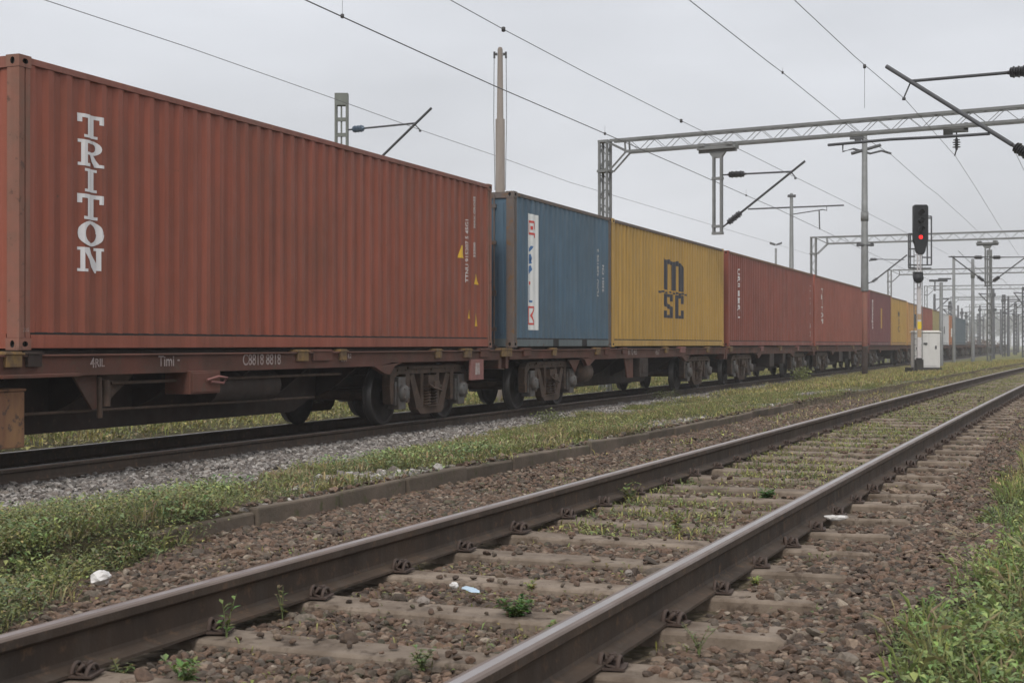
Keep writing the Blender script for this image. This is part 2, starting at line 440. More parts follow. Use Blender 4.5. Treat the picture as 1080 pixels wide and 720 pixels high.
def zone(x, y):
    """0 brown ballast, 1 grass and soil, 2 grey ballast"""
    x = np.asarray(x, dtype=float); y = np.asarray(y, dtype=float)
    u = x - xc(y)
    j = 0.35 * wav(x, y, 1.9, 3) + 0.15 * wav(x, y, 5.3, 1)
    edge_left = np.interp(y, [0, 6, 12, 15, 19, 25, 40], [-5.9, -5.95, -6.35, -6.9, -8.0, -8.95, -9.25])
    # the weeds spill over the buried kerb close by
    spill = np.interp(y, [0, 4.3, 5.1, 5.7, 6.4, 7.0], [1.0, 0.88, 0.68, 0.42, 0.12, -0.05])
    grass = (u < KERB_U + spill + j*0.5*(y < 6.5)) & (x > edge_left + j)
    grass |= (x < -13.0 + j*0.6) | (u > -0.62 + j*0.35)
    grass &= ~((u < KERB_U - 0.1) & (x > -13) & (y > 4.5) & (y < 45) & (wav(x, y, 1.35, 4) + 0.35*wav(x, y, 4.3, 2) > 0.42))
    bare = (u > -0.9) & (x < -0.28 + 0.15*wav(x, y, 2.3, 1)) & (y > 6.2) & (y < 9.0)
    grass &= ~bare
    grey = (~grass) & (u < KERB_U - 0.02)
    return np.where(grass, 1, np.where(grey, 2, 0))

us = np.concatenate([np.array([-1500, -900, -500, -300, -200, -140, -100, -70, -50, -38, -30, -25, -21, -18, -16, -15]),
                     np.arange(-14.2, -4.8, 0.2), [-4.72, -4.66, -4.605, -4.595, -4.5], np.arange(-4.35, 3.2, 0.15),
                     [3.6, 4.5, 6, 9, 13, 20, 30, 50, 80, 140, 250, 500, 900, 1500]])
ys = np.concatenate([[-300, -100, -30, -10, -4], np.arange(-2, 26, 0.2), np.arange(26, 70, 0.6), np.arange(70, 160, 2.5), np.arange(160, 420, 12), np.arange(430, 1500, 60), [1500]])
UU, YY = np.meshgrid(us, ys)
wgt = np.clip((UU + 9.0) / 3.5, 0, 1) * np.clip((40 - UU) / 30, 0, 1)
XX = UU + xc(np.minimum(YY, 400)) * wgt
ZZ = ground_h(XX, YY)
nx, ny = len(us), len(ys)
V = np.stack([XX.ravel(), YY.ravel(), ZZ.ravel()], 1)
I = np.arange(nx*ny).reshape(ny, nx)
F = np.stack([I[:-1, :-1].ravel(), I[:-1, 1:].ravel(), I[1:, 1:].ravel(), I[1:, :-1].ravel()], 1)
gm = bpy.data.materials.new('ground_surface'); gm.use_nodes = True
nt = gm.node_tree; L = nt.links.new; p = nt.nodes['Principled BSDF']
p.inputs['Roughness'].default_value = 0.95; p.inputs['Specular IOR Level'].default_value = 0.15
at = N(nt, 'ShaderNodeAttribute', attribute_name='zone'); sp = N(nt, 'ShaderNodeSeparateColor'); L(at.outputs['Color'], sp.inputs[0])
ge = N(nt, 'ShaderNodeNewGeometry')
def gnoise(s, d=6, r=0.65, st=(1, 1, 1)):
    mp = N(nt, 'ShaderNodeMapping'); mp.inputs['Scale'].default_value = st; L(ge.outputs['Position'], mp.inputs[0])
    n = N(nt, 'ShaderNodeTexNoise'); n.inputs['Scale'].default_value = s; n.inputs['Detail'].default_value = d; n.inputs['Roughness'].default_value = r
    L(mp.outputs[0], n.inputs['Vector']); return n.outputs['Fac']
def gramp(f, stops):
    r = N(nt, 'ShaderNodeValToRGB'); L(f, r.inputs[0]); cr = r.color_ramp
    cr.elements[0].position = stops[0][0]; cr.elements[0].color = (*stops[0][1], 1)
    cr.elements[1].position = stops[-1][0]; cr.elements[1].color = (*stops[-1][1], 1)
    for q, c in stops[1:-1]:
        e = cr.elements.new(q); e.color = (*c, 1)
    return r.outputs[0]
def gmix(f, a, b):
    x = N(nt, 'ShaderNodeMixRGB'); L(f, x.inputs[0]); L(a, x.inputs[1]); L(b, x.inputs[2]); return x.outputs[0]
vor = N(nt, 'ShaderNodeTexVoronoi'); vor.inputs['Scale'].default_value = 22; L(ge.outputs['Position'], vor.inputs['Vector'])
sv = N(nt, 'ShaderNodeSeparateColor'); L(vor.outputs['Color'], sv.inputs[0])
brown = gramp(sv.outputs[0], [(0.0, (0.050, 0.038, 0.027)), (0.5, (0.098, 0.076, 0.054)), (1.0, (0.17, 0.135, 0.10))])
brown = gmix(gramp(gnoise(1.3, 7, 0.7), [(0.45, (0, 0, 0)), (0.68, (0.55, 0.55, 0.55))]), brown, gramp(gnoise(9), [(0.3, (0.07, 0.07, 0.03)), (0.7, (0.17, 0.15, 0.07))]))
greys = gramp(sv.outputs[1], [(0.0, (0.06, 0.055, 0.052)), (0.5, (0.135, 0.125, 0.12)), (1.0, (0.27, 0.255, 0.245))])
near_g = gramp(gnoise(5.5), [(0.3, (0.040, 0.036, 0.020)), (0.5, (0.070, 0.064, 0.034)), (0.62, (0.11, 0.09, 0.055)), (0.75, (0.14, 0.11, 0.075))])
far_g = gramp(gnoise(0.22, 8, 0.75, (1, 0.35, 1)), [(0.32, (0.075, 0.088, 0.035)), (0.47, (0.135, 0.145, 0.055)), (0.58, (0.19, 0.165, 0.085)), (0.7, (0.13, 0.10, 0.07))])
sx = N(nt, 'ShaderNodeSeparateXYZ'); L(ge.outputs['Position'], sx.inputs[0])
fr = N(nt, 'ShaderNodeMapRange'); L(sx.outputs['Y'], fr.inputs['Value']); fr.inputs['From Min'].default_value = 15; fr.inputs['From Max'].default_value = 50
green = gmix(fr.outputs[0], near_g, far_g)
c = gmix(sp.outputs[1], brown, green); c = gmix(sp.outputs[2], c, greys)
L(c, p.inputs['Base Color'])
b = N(nt, 'ShaderNodeBump'); b.inputs['Distance'].default_value = 0.03; L(vor.outputs['Distance'], b.inputs['Height']); b.invert = True; L(b.outputs[0], p.inputs['Normal'])
me = fast_mesh('ground', V, F, gm, smooth=True)
zz = zone(V[:, 0], V[:, 1])
set_color(me, 'zone', np.stack([zz == 0, zz == 1, zz == 2], 1).astype(float))
g_o = bpy.data.objects.new('ground', me); link(g_o); tag(g_o, kind='structure')

# ------------------------------------------------------------------ rails
def rail_profile():
    h = [(-0.036, 0.0), (-0.030, 0.004), (-0.014, 0.0065), (0.016, 0.0065), (0.031, 0.004), (0.036, -0.003), (0.036, -0.030), (0.030, -0.037), (0.010, -0.047),
         (0.0085, -0.060), (0.0085, -0.125), (0.014, -0.137), (0.045, -0.146), (0.074, -0.150), (0.075, -0.160)]
    left = [(-x, z) for x, z in h[::-1] if x > 0.033 or z < -0.003]
    pts = h[2:]
    out = pts + [(-x, z) for x, z in reversed(pts[2:])] + [(-0.030, 0.004)]
    return [(x, z - 0.0065) for x, z in out]
def make_rail(name, cx, top, y_list, shine=(-0.018, 0.018), mats=None):
    prof = rail_profile(); n = len(prof)
    vs = []; fs = []; mi = []
    for y in y_list:
        x0 = float(cx(y))
        for (x, z) in prof: vs.append((x0 + x, y, top + z))
    for i in range(len(y_list) - 1):
        for j in range(n):
            a0 = i*n + j; a1 = i*n + (j+1) % n
            fs.append((a0, a1, a1 + n, a0 + n))
            (xa, za), (xb, zb) = prof[j], prof[(j+1) % n]
            if za > -0.002 and zb > -0.002: mi.append(2)
            elif za > -0.012 and zb > -0.012: mi.append(1)
            else: mi.append(0)
    me = fast_mesh(name, np.array(vs), np.array(fs), mats or [M['rail_rust'], M['rail_top'], M['rail_shine']], mi)
    bm = bmesh.new(); bm.from_mesh(me); bmesh.ops.recalc_face_normals(bm, faces=bm.faces); bm.to_mesh(me); bm.free()
    o = bpy.data.objects.new(name, me); link(o); return o
yl = [-3 + i for i in range(0, 150)] + [150 + 8*i for i in range(0, 40)]
r1 = make_rail('rail', lambda y: RAIL_U[0] + xc(y), 0.0, yl)
tag(r1, 'rusty brown rail of the open track, on the side of the kerb and grass bank', 'rail')
r2 = make_rail('rail', lambda y: RAIL_U[1] + xc(y), 0.0, yl)
tag(r2, 'rusty brown rail of the open track with bright worn head, beside the sloping brown ballast', 'rail')
r3 = make_rail('rail', lambda y: TRAIN_RAIL_X[0], TRAIN_TOP, [-4 + 4*i for i in range(0, 90)])
tag(r3, 'dark rail under the container wagons, on the side of the grey gravel', 'rail')
r4 = make_rail('rail', lambda y: TRAIN_RAIL_X[1], TRAIN_TOP, [-4 + 4*i for i in range(0, 90)])
tag(r4, 'dark rail in the shade under the far wheels of the train', 'rail')

# sleepers of the near track, each with its clips
def clip_mesh():
    m = MB()
    # ribbed plate, bolt and two curved spring arms
    m.box(-0.055, 0.065, -0.085, 0.085, 0, 0.014)
    m.tube([(0.0, 0, 0.0), (0.0, 0, 0.085)], 0.012, 8)
    m.lathe([(0, 0.0), (0, 0.021), (0.018, 0.021), (0.018, 0.0)], (0, 0, 0.058), (0, 0, 1), 6, smooth=False)
    m.lathe([(0, 0.0), (0, 0.030), (0.006, 0.030), (0.006, 0.0)], (0, 0, 0.046), (0, 0, 1), 12)
    for s in (-1, 1):
        pts = [(-0.05, s*0.030, 0.026)] + [(-0.02 + 0.03*math.sin(a)*0.9, s*(0.030 + 0.036*(1 - math.cos(a))/2), 0.020 + 0.055*math.sin(a)) for a in np.linspace(0.15, PI - 0.1, 8)] + [(0.03, s*0.064, 0.012)]
        m.tube(pts, 0.011, 6)
    m.tube([(-0.045, 0.055*math.cos(a), 0.018 + 0.062*math.sin(a)) for a in np.linspace(0.0, PI, 10)], 0.012, 6)
    m.tube([(0.035, 0.070*math.cos(a), 0.010 + 0.058*math.sin(a)) for a in np.linspace(0.0, PI, 10)], 0.011, 6)
    return m
def make_sleeper(label, group, clips=True, w=0.245, half=1.28):
    root = empty('railway_sleeper')
    m = MB()
    # tapered block, ends a little higher than the middle
    xs = [-half, -half + 0.03, -0.42, 0.42, half - 0.03, half]
    zt = [-0.020, -0.004, -0.016, -0.016, -0.004, -0.020]
    vs = []
    for x, z in zip(xs, zt):
        ww = w/2 if abs(x) > 0.5 else w/2 - 0.012
        vs += [(x, -ww - 0.02, -0.16), (x, -ww, z - 0.012), (x, -ww + 0.012, z), (x, ww - 0.012, z), (x, ww, z - 0.012), (x, ww + 0.02, -0.16)]
    fs = []
    for i in range(len(xs) - 1):
        for j in range(5):
            a = i*6 + j; fs.append((a, a + 1, a + 7, a + 6))
    fs += [tuple(range(6)), tuple(range(6*(len(xs) - 1), 6*len(xs)))[::-1]]
    m.add(vs, fs)
    m.build('block', M['sleeper'], root, bevel=0.006)
    tag(root, label, 'sleeper', group)
    if clips:
        cm = None
        for ru in (-0.7535, 0.7535):
            for s in (-1, 1):
                if cm is None:
                    o = clip_mesh().build('rail_clip', M['clip'], root); cm = o.data
                else:
                    o = bpy.data.objects.new('rail_clip', cm); link(o, root)
                o.scale = (0.78, 0.72, 0.74); o.location = (ru + s*0.090, 0, -0.004); o.rotation_euler = (0, 0, 0 if s > 0 else PI)
    return root
uc = (RAIL_U[0] + RAIL_U[1]) / 2
SP, Y0 = 0.744, 4.44 - 0.744*4
lab_near = 'weathered concrete sleeper under the open rusty track, half sunk in brown ballast'
s_near = make_sleeper(lab_near, 'sleepers of the open track', True)
s_far = make_sleeper(lab_near, 'sleepers of the open track', False)
sleepers = []
k = 0
rs = random.Random(3)
while True:
    y = Y0 + SP*k
    if y > 96: break
    src = s_near if y < 34 else s_far
    first = (k == 0) or (src is s_far and not any(s is s_far for s in sleepers))
    o = src if first else copy_tree(src)
    sleepers.append(o)
    slope = 0.01274 + 0.00044*y
    o.location = (uc + float(xc(y)), y, -0.163 + rs.uniform(-0.004, 0.002))
    o.rotation_euler = (0, 0, -math.atan(slope) + rs.uniform(-0.006, 0.006))
    for ch in KIDS.get(o.name, []):
        if ch.name.startswith('rail_clip'):
            ch.rotation_euler.z += rs.uniform(-0.22, 0.22); ch.location.y += rs.uniform(-0.02, 0.02); ch.scale = (0.72*rs.uniform(0.9, 1.08), 0.64*rs.uniform(0.85, 1.15), 0.62*rs.uniform(0.75, 1.1))
    k += 1
# sleepers under the train: only their ends show
s_tr = make_sleeper('dark stained sleeper showing its end beside the rail under the train', 'sleepers under the train', False)
for k in range(70):
    o = s_tr if k == 0 else copy_tree(s_tr)
    o.location = (-10.71, 6.0 + 0.62*k, TRAIN_TOP - 0.163)

# kerb of short concrete slabs
def kerb_slab(i):
    m = MB(); L_ = 0.993
    m.box(-0.055, 0.055, -L_/2, L_/2, -0.30, 0.0)
    return m.build('kerb_slab', M['kerb'], bevel=0.014)
ks = kerb_slab(0)
tag(ks, 'weathered upright concrete slab of the kerb between gravel and grass', 'kerb', 'slabs of the low concrete kerb')
for k in range(17):
    o = ks if k == 0 else copy_tree(ks)
    y = 6.75 + k*1.0
    o.location = (KERB_U + float(xc(y)) + rs.uniform(-0.015, 0.015), y, -0.086 + rs.uniform(-0.016, 0.010) - (0.03 if y < 7 else 0))
    o.rotation_euler = (rs.uniform(-0.02, 0.02), rs.uniform(-0.09, 0.09), -0.0127 - 0.00044*y + rs.uniform(-0.015, 0.015))

# ------------------------------------------------------------------ loose stones
def in_view(x, y, margin=0.06):
    Zc = -math.sin(TH)*x + math.cos(TH)*y
    Xc = math.cos(TH)*x + math.sin(TH)*y
    return (Zc > 2.0) & (np.abs(Xc) < (0.36 + margin) * Zc + 0.4)
def ico(sub):
    bm = bmesh.new(); bmesh.ops.create_icosphere(bm, subdivisions=sub, radius=1.0)
    v = np.array([p.co[:] for p in bm.verts]); f = np.array([[q.index for q in p.verts] for p in bm.faces]); bm.free()
    return v, f
def rocks(name, pts, size, sub, colors, label, flat=0.7, seed=1, cat='stones'):
    r = np.random.default_rng(seed)
    n = len(pts); v0, f0 = ico(sub)
    K = 14; protos = []
    for k in range(K):
        d = v0.copy()
        for _ in range(7):      # chop with random planes: broken rock faces
            a = r.normal(size=3); a /= np.linalg.norm(a); c = r.uniform(0.45, 0.8)
            t = d @ a; d = d - np.outer(np.maximum(t - c, 0), a)
        d *= 1 + r.normal(size=(len(v0), 1)) * 0.05
        protos.append(d)
    protos = np.array(protos)
    idx = r.integers(0, K, n)
    q = r.normal(size=(n, 4)); q /= np.linalg.norm(q, axis=1)[:, None]
    a, b, c, d = q.T
    Rm = np.stack([np.stack([1-2*(c*c+d*d), 2*(b*c-a*d), 2*(b*d+a*c)], 1), np.stack([2*(b*c+a*d), 1-2*(b*b+d*d), 2*(c*d-a*b)], 1), np.stack([2*(b*d-a*c), 2*(c*d+a*b), 1-2*(b*b+c*c)], 1)], 1)
    s = size * np.exp(r.normal(size=n)*0.28)
    aniso = np.stack([r.uniform(0.9, 1.35, n), r.uniform(0.75, 1.1, n), r.uniform(0.6, 0.9, n)], 1)
    P = protos[idx] * aniso[:, None, :]
    P = np.einsum('nij,nvj->nvi', Rm, P) * s[:, None, None]
    P[:, :, 2] *= flat
    P += pts[:, None, :]
    Vv = P.reshape(-1, 3)
    Fv = (f0[None] + (np.arange(n)*len(v0))[:, None, None]).reshape(-1, 3)
    me = fast_mesh(name, Vv, Fv, M['stone'])
    cols = np.array(colors)
    ci = r.choice(len(cols), n); cc = cols[ci] * r.uniform(0.62, 1.38, (n, 1))
    set_color(me, 'tint', np.repeat(cc, len(v0), axis=0))
    o = bpy.data.objects.new(name, me); link(o); tag(o, label, cat, kind='stuff'); return o

def on_sleeper(x, y):
    k = np.round((y - Y0)/SP); d = np.abs(y - (Y0 + SP*k)); u = x - xc(y) - uc
    return (d < 0.098) & (np.abs(u) < 1.27)
def scatter(x0, x1, y0, y1, dens, z_id, by_u=True, seed=0):
    r = np.random.default_rng(seed)
    n = int((x1 - x0)*(y1 - y0)*dens)
    u = r.uniform(x0, x1, n); y = r.uniform(y0, y1, n)
    x = u + (xc(y) if by_u else 0)
    k = in_view(x, y) & (zone(x, y) == z_id)
    return x[k], y[k]
BROWN = [(0.102, 0.064, 0.044), (0.124, 0.080, 0.056), (0.062, 0.043, 0.031), (0.150, 0.110, 0.080), (0.080, 0.062, 0.047), (0.108, 0.070, 0.047)]
BROWN2 = BROWN + BROWN + [(0.075, 0.066, 0.042)] + BROWN + [(0.19, 0.155, 0.12)]
GREY = [(0.185, 0.165, 0.150), (0.25, 0.23, 0.212), (0.11, 0.098, 0.088), (0.31, 0.29, 0.27), (0.155, 0.132, 0.115)]
def fg_stones(y0, y1, dens, size, sub, seed, name, label, cols):
    x, y = scatter(-4.62, 0.5, y0, y1, dens, 0, seed=seed)
    r = np.random.default_rng(seed + 50)
    u = x - xc(y)
    onr = (np.abs(u - RAIL_U[0]) < 0.09) | (np.abs(u - RAIL_U[1]) < 0.09)
    clipz = (np.abs(np.abs(u - RAIL_U[0]) - 0.10) < 0.09) | (np.abs(np.abs(u - RAIL_U[1]) - 0.10) < 0.09)
    ons = on_sleeper(x, y)
    right_end = (u > -0.75 - 0.55)  # outer ends get buried
    keep_on_s = (right_end & (r.random(len(x)) < 0.50)) | (r.random(len(x)) < np.where(y < 9, 0.035, 0.06))
    k = ~onr & (~ons | (keep_on_s & ~clipz))
    x, y, ons, u = x[k], y[k], ons[k], u[k]
    z = ground_h(x, y) - 0.005 + r.uniform(-0.5, 0.55, len(x))*size
    # heaps: shoulder next to the right sleeper ends rises a little
    z += np.where((u > -1.0), 0.020, 0) + np.where(u < -3.6, 0.012 + 0.02*np.clip((-3.8 - u)/0.7, 0, 1), 0)
    inner = (u > RAIL_U[0]) & (u < RAIL_U[1]); z += np.where(inner & (y < 8), 0.008, 0)
    z = np.where(ons, -0.174 + size*0.30, z)
    return rocks(name, np.stack([x, y, z], 1), size, sub, cols, label, seed=seed)
fg_stones(2.0, 9.5, 2300, 0.0190, 2, 21, 'ballast', 'brown ballast stones between and beside the open rusty rails', BROWN2)
fg_stones(9.5, 30, 900, 0.023, 1, 22, 'ballast', 'small brown ballast stones farther along the open track', BROWN2)
x, y = scatter(-9.85, -4.4, 5, 32, 520, 2, by_u=False, seed=31)
k = ~(np.abs(x + 9.96) < 0.08); x, y = x[k], y[k]
z = ground_h(x, y) + np.random.default_rng(4).uniform(-0.01, 0.024, len(x))
rocks('grey_gravel', np.stack([x, y, z], 1), 0.031, 1, GREY, 'pale grey gravel between the grass bank and the train', seed=32)
x, y = scatter(-9.9, -8.6, 32, 75, 180, 2, by_u=False, seed=33)
rocks('grey_gravel', np.stack([x, y, ground_h(x, y) + 0.01], 1), 0.045, 1, GREY, 'pale grey gravel farther along the train', seed=34)

# ------------------------------------------------------------------ low plants
def leaves(name, P, size, height, colors, label, seed, kinds=(0.5, 0.5), cat='ground cover', spread=0.05, per=9, wr=0.13):
    """clumps of small leaves: each leaf is a folded pair of triangles on its own spot"""
    r = np.random.default_rng(seed)
    n = len(P)
    c_idx = r.choice(len(colors), n); patch = np.array(colors)[c_idx]
    P = np.repeat(P, per, axis=0); sz = np.repeat(size, per) if np.ndim(size) else np.full(n*per, size)
    hh = np.repeat(height, per) if np.ndim(height) else np.full(n*per, height)
    N_ = n*per
    tint = np.repeat(patch, per, axis=0) * r.uniform(0.55, 1.5, (N_, 1)) * r.normal(1, 0.07, (N_, 3))
    az = r.uniform(0, 2*PI, N_); el = np.where(r.random(N_) < kinds[0], r.uniform(0.7, 1.45, N_), r.uniform(-0.2, 0.7, N_))
    blade = el > 0.7
    rad = r.random(N_)**0.7 * spread * (0.5 + hh*6)
    base = P + np.stack([np.cos(az)*rad, np.sin(az)*rad, r.random(N_)**1.2 * hh * np.where(blade, 0.5, 1.0)], 1)
    Ln = sz * r.uniform(0.6, 1.4, N_) * np.where(blade, 1.7, 1.0); Wd = Ln * np.where(blade, wr, 0.55)
    az2 = az + r.normal(0, 0.9, N_)
    d = np.stack([np.cos(az2)*np.cos(el), np.sin(az2)*np.cos(el), np.sin(el)], 1)
    s = np.stack([-np.sin(az2), np.cos(az2), np.zeros(N_)], 1); up = np.cross(s, d)*0 + np.array([0, 0, 1.0])
    p0 = base; tip = base + d*Ln[:, None] + up*(-0.15*Ln[:, None]); mid = base + d*(Ln*0.5)[:, None] + up*(Ln*0.06)[:, None]
    l = mid + s*(Wd/2)[:, None] + up*(Ln*0.07)[:, None]; rr = mid - s*(Wd/2)[:, None] + up*(Ln*0.07)[:, None]
    Vv = np.stack([p0, l, tip, rr, mid], 1).reshape(-1, 3)
    o5 = (np.arange(N_)*5)[:, None]
    Fv = np.concatenate([np.stack([o5+0, o5+4, o5+1], 2)[:, 0], np.stack([o5+4, o5+2, o5+1], 2)[:, 0], np.stack([o5+0, o5+3, o5+4], 2)[:, 0], np.stack([o5+3, o5+2, o5+4], 2)[:, 0]])
    me = fast_mesh(name, Vv, Fv, M['leaf'])
    set_color(me, 'tint', np.repeat(np.clip(tint, 0.005, 1), 5, axis=0))
    o = bpy.data.objects.new(name, me); link(o); tag(o, label, cat, kind='stuff'); return o
G1 = [(0.135, 0.165, 0.052), (0.095, 0.130, 0.050), (0.175, 0.195, 0.060), (0.115, 0.150, 0.068), (0.155, 0.155, 0.075), (0.20, 0.20, 0.06)]
G2 = [(0.27, 0.265, 0.085), (0.20, 0.215, 0.072), (0.33, 0.30, 0.11), (0.15, 0.165, 0.06), (0.30, 0.245, 0.12)]
G3 = [(0.31, 0.29, 0.095), (0.22, 0.23, 0.075), (0.37, 0.32, 0.12), (0.19, 0.19, 0.075), (0.30, 0.23, 0.13)]
def scatter_grass(x0, x1, y0, y1, dens, by_u, seed, thin=0.0):
    x, y = scatter(x0, x1, y0, y1, dens, 1, by_u, seed)
    if thin:
        r = np.random.default_rng(seed + 5)
        k = r.random(len(x)) < np.clip(0.44 + thin*wav(x, y, 1.9, 1.3) + thin*0.7*wav(x, y, 5.1, .4), 0.02, 1)
        x, y = x[k], y[k]
    return np.stack([x, y, ground_h(x, y)], 1)
# bank near the camera: broad weeds spilling over the buried kerb
P = np.concatenate([scatter_grass(-8.0, -3.4, 3.0, 15, 330, True, 41, 0.95), scatter_grass(-8.0, -3.4, 3.0, 13, 130, True, 40, 0.6), scatter_grass(-5.3, -3.4, 3.0, 7.2, 420, True, 39)])
P[:, 2] += 0.02
hgt = 0.035 + 0.08*np.clip(wav(P[:, 0], P[:, 1], 2.2) + 0.4, 0, 1) + 0.06*(P[:, 1] < 7)
leaves('grass', P, 0.023, hgt*0.9, G1 + G2[:2] + [(0.21, 0.16, 0.09)], 'low green weeds on the bank close to the open rail', 42, (0.2, 0.8), spread=0.12, per=14)
P = scatter_grass(-7.4, -3.5, 3.0, 12, 34, True, 38, 0.6)
P = P[(wav(P[:, 0], P[:, 1], 1.7, 0.5) > -0.25)]
leaves('grass', P, 0.040, 0.15, [(0.18, 0.235, 0.085), (0.23, 0.26, 0.085), (0.135, 0.195, 0.08)], 'taller loose weeds standing out of the bank close to the open rail', 37, (0.15, 0.85), spread=0.13, per=60)
P = scatter_grass(-8.5, -3.6, 3.0, 26, 14, True, 34, 0.7)
leaves('grass', P, 0.085, 0.04, [(0.26, 0.25, 0.11), (0.21, 0.24, 0.09), (0.32, 0.26, 0.15)], 'tall thin grass blades and dead stalks sticking out of the bank', 33, (1.0, 0.0), spread=0.09, per=16, wr=0.035)
P = scatter_grass(-0.6, 2.4, 3.0, 20, 22, True, 32)
leaves('grass', P, 0.10, 0.05, [(0.24, 0.25, 0.10), (0.20, 0.25, 0.08), (0.34, 0.28, 0.16)], 'ragged tall grass blades on the outer verge by the ballast slope', 31, (1.0, 0.0), spread=0.09, per=16, wr=0.035)
P = scatter_grass(-8.0, -3.5, 3.0, 15, 60, True, 36, 0.7)
leaves('grass', P, 0.055, 0.05, [(0.24, 0.21, 0.10), (0.20, 0.21, 0.085), (0.28, 0.22, 0.13)], 'dry thin grass blades on the bank close to the open rail', 35, (1.0, 0.0), spread=0.10, per=14)
P = scatter_grass(-9.3, -4.66, 12, 34, 230, False, 43, 1.2)
P2 = scatter_grass(-4.9, -4.62, 8, 34, 110, True, 44)
P = np.concatenate([P, P2])
leaves('grass', P, 0.038, 0.035 + 0.09*np.clip(wav(P[:, 0], P[:, 1], 1.6, 2) + 0.35, 0, 1), G2 + G1[:2], 'yellow green grass on the bank behind the kerb', 45, (0.45, 0.55), spread=0.17, per=13)
P = scatter_grass(-9.5, 1.0, 34, 95, 48, False, 46, 0.45)
P = P[(P[:, 0] - xc(P[:, 1]) < KERB_U)]
P = P[np.hypot(P[:, 0] + 5.1, (P[:, 1] - 57.6)*0.6) > 1.5]
leaves('grass', P, 0.075, 0.06, G3, 'yellowish grass strip along the train farther away', 47, (0.6, 0.4), spread=0.40, per=12)
P = scatter_grass(-22, -13.0, 12, 75, 22, False, 48)
leaves('grass', P, 0.10, 0.09, G2, 'green strip seen under the wagons beyond the train', 49, (0.5, 0.5), spread=0.4, per=8)
# weeds on the outer side of the ballast slope
P = scatter_grass(-0.5, 2.0, 3.2, 9, 34, True, 56)
leaves('grass', P, 0.036, 0.20, [(0.19, 0.26, 0.075), (0.15, 0.22, 0.07), (0.23, 0.28, 0.09)], 'tall bright green weeds in the lower corner by the ballast slope', 57, (0.3, 0.7), spread=0.10, per=70)
P = scatter_grass(-0.8, 2.0, 3.2, 11, 620, True, 51, 0.1)
hgt = 0.04 + 0.16*np.clip((P[:, 0] - xc(P[:, 1]) + 0.65)/0.9, 0, 1)
leaves('grass', P, 0.027, hgt, G1 + [(0.17, 0.235, 0.07), (0.14, 0.20, 0.06)], 'dense green weeds at the foot of the brown ballast slope', 52, (0.25, 0.75), spread=0.09, per=16)
P = scatter_grass(-0.75, 3.0, 11, 50, 150, True, 53, 0.45)
leaves('grass', P, 0.045, 0.04 + 0.10*np.clip((P[:, 0] - xc(P[:, 1]) + 0.3)/1.2, 0, 1), G2 + G3 + G1[:2], 'patchy dry weeds along the outer edge of the open track', 54, (0.5, 0.5), spread=0.16, per=8)
# sparse sprouts between the near rails and on the ballast
r = np.random.default_rng(61)
n = 3400; u = r.uniform(-4.5, -0.7, n); y = r.uniform(3.0, 30, n)**1.0; x = u + xc(y)
k = in_view(x, y) & (np.abs(u - RAIL_U[0]) > 0.12) & (np.abs(u - RAIL_U[1]) > 0.12) & (r.random(n) < 0.25 + 0.75*(wav(x, y, 2.9, 2) > 0.1)) & ((u > RAIL_U[0]) | (r.random(n) < 0.35)) & ((u < RAIL_U[1]) | (r.random(n) < 0.12))
k &= ~on_sleeper(x, y) | (r.random(n) < 0.06)
P = np.stack([x[k], y[k], ground_h(x[k], y[k]) + 0.004], 1)
leaves('grass', P, 0.025, 0.035, [(0.18, 0.185, 0.05), (0.14, 0.175, 0.05), (0.21, 0.19, 0.065)], 'tiny sprouts scattered over the ballast of the open track', 62, (0.3, 0.7), spread=0.16, per=10)
n = 9500; u = r.uniform(-2.95, -1.6, n); y = r.uniform(7.5, 75, n); x = u + xc(y)
k = in_view(x, y) & (r.random(n) < 0.25 + 0.75*(wav(x, y, 1.9, 2) > -0.1)); P = np.stack([x[k], y[k], ground_h(x[k], y[k]) + 0.01], 1)
P = P[~on_sleeper(P[:, 0], P[:, 1]) | (r.random(len(P)) < 0.12)]
leaves('grass', P, 0.034, 0.035, G1[:3] + G2[:2] + G3[:2], 'thin grass growing between the sleepers down the open track', 63, (0.4, 0.6), spread=0.13, per=7)

n = 9000; u = r.uniform(-4.6, 0.2, n); y = r.uniform(13.0, 95, n); x = u + xc(y)
k = in_view(x, y) & ((u < RAIL_U[0] - 0.25) | (u > RAIL_U[1] + 0.35)) & (r.random(n) < np.clip(0.55 + 0.9*wav(x, y, 1.1, 2), 0.05, 1)) & (r.random(n) < np.clip((y - 8)/30, 0, 1))
P = np.stack([x[k], y[k], ground_h(x[k], y[k]) + 0.01], 1)
leaves('grass', P, 0.05, 0.035, G3 + G2, 'thin dry grass creeping over the ballast shoulders farther away', 64, (0.5, 0.5), spread=0.22, per=8)

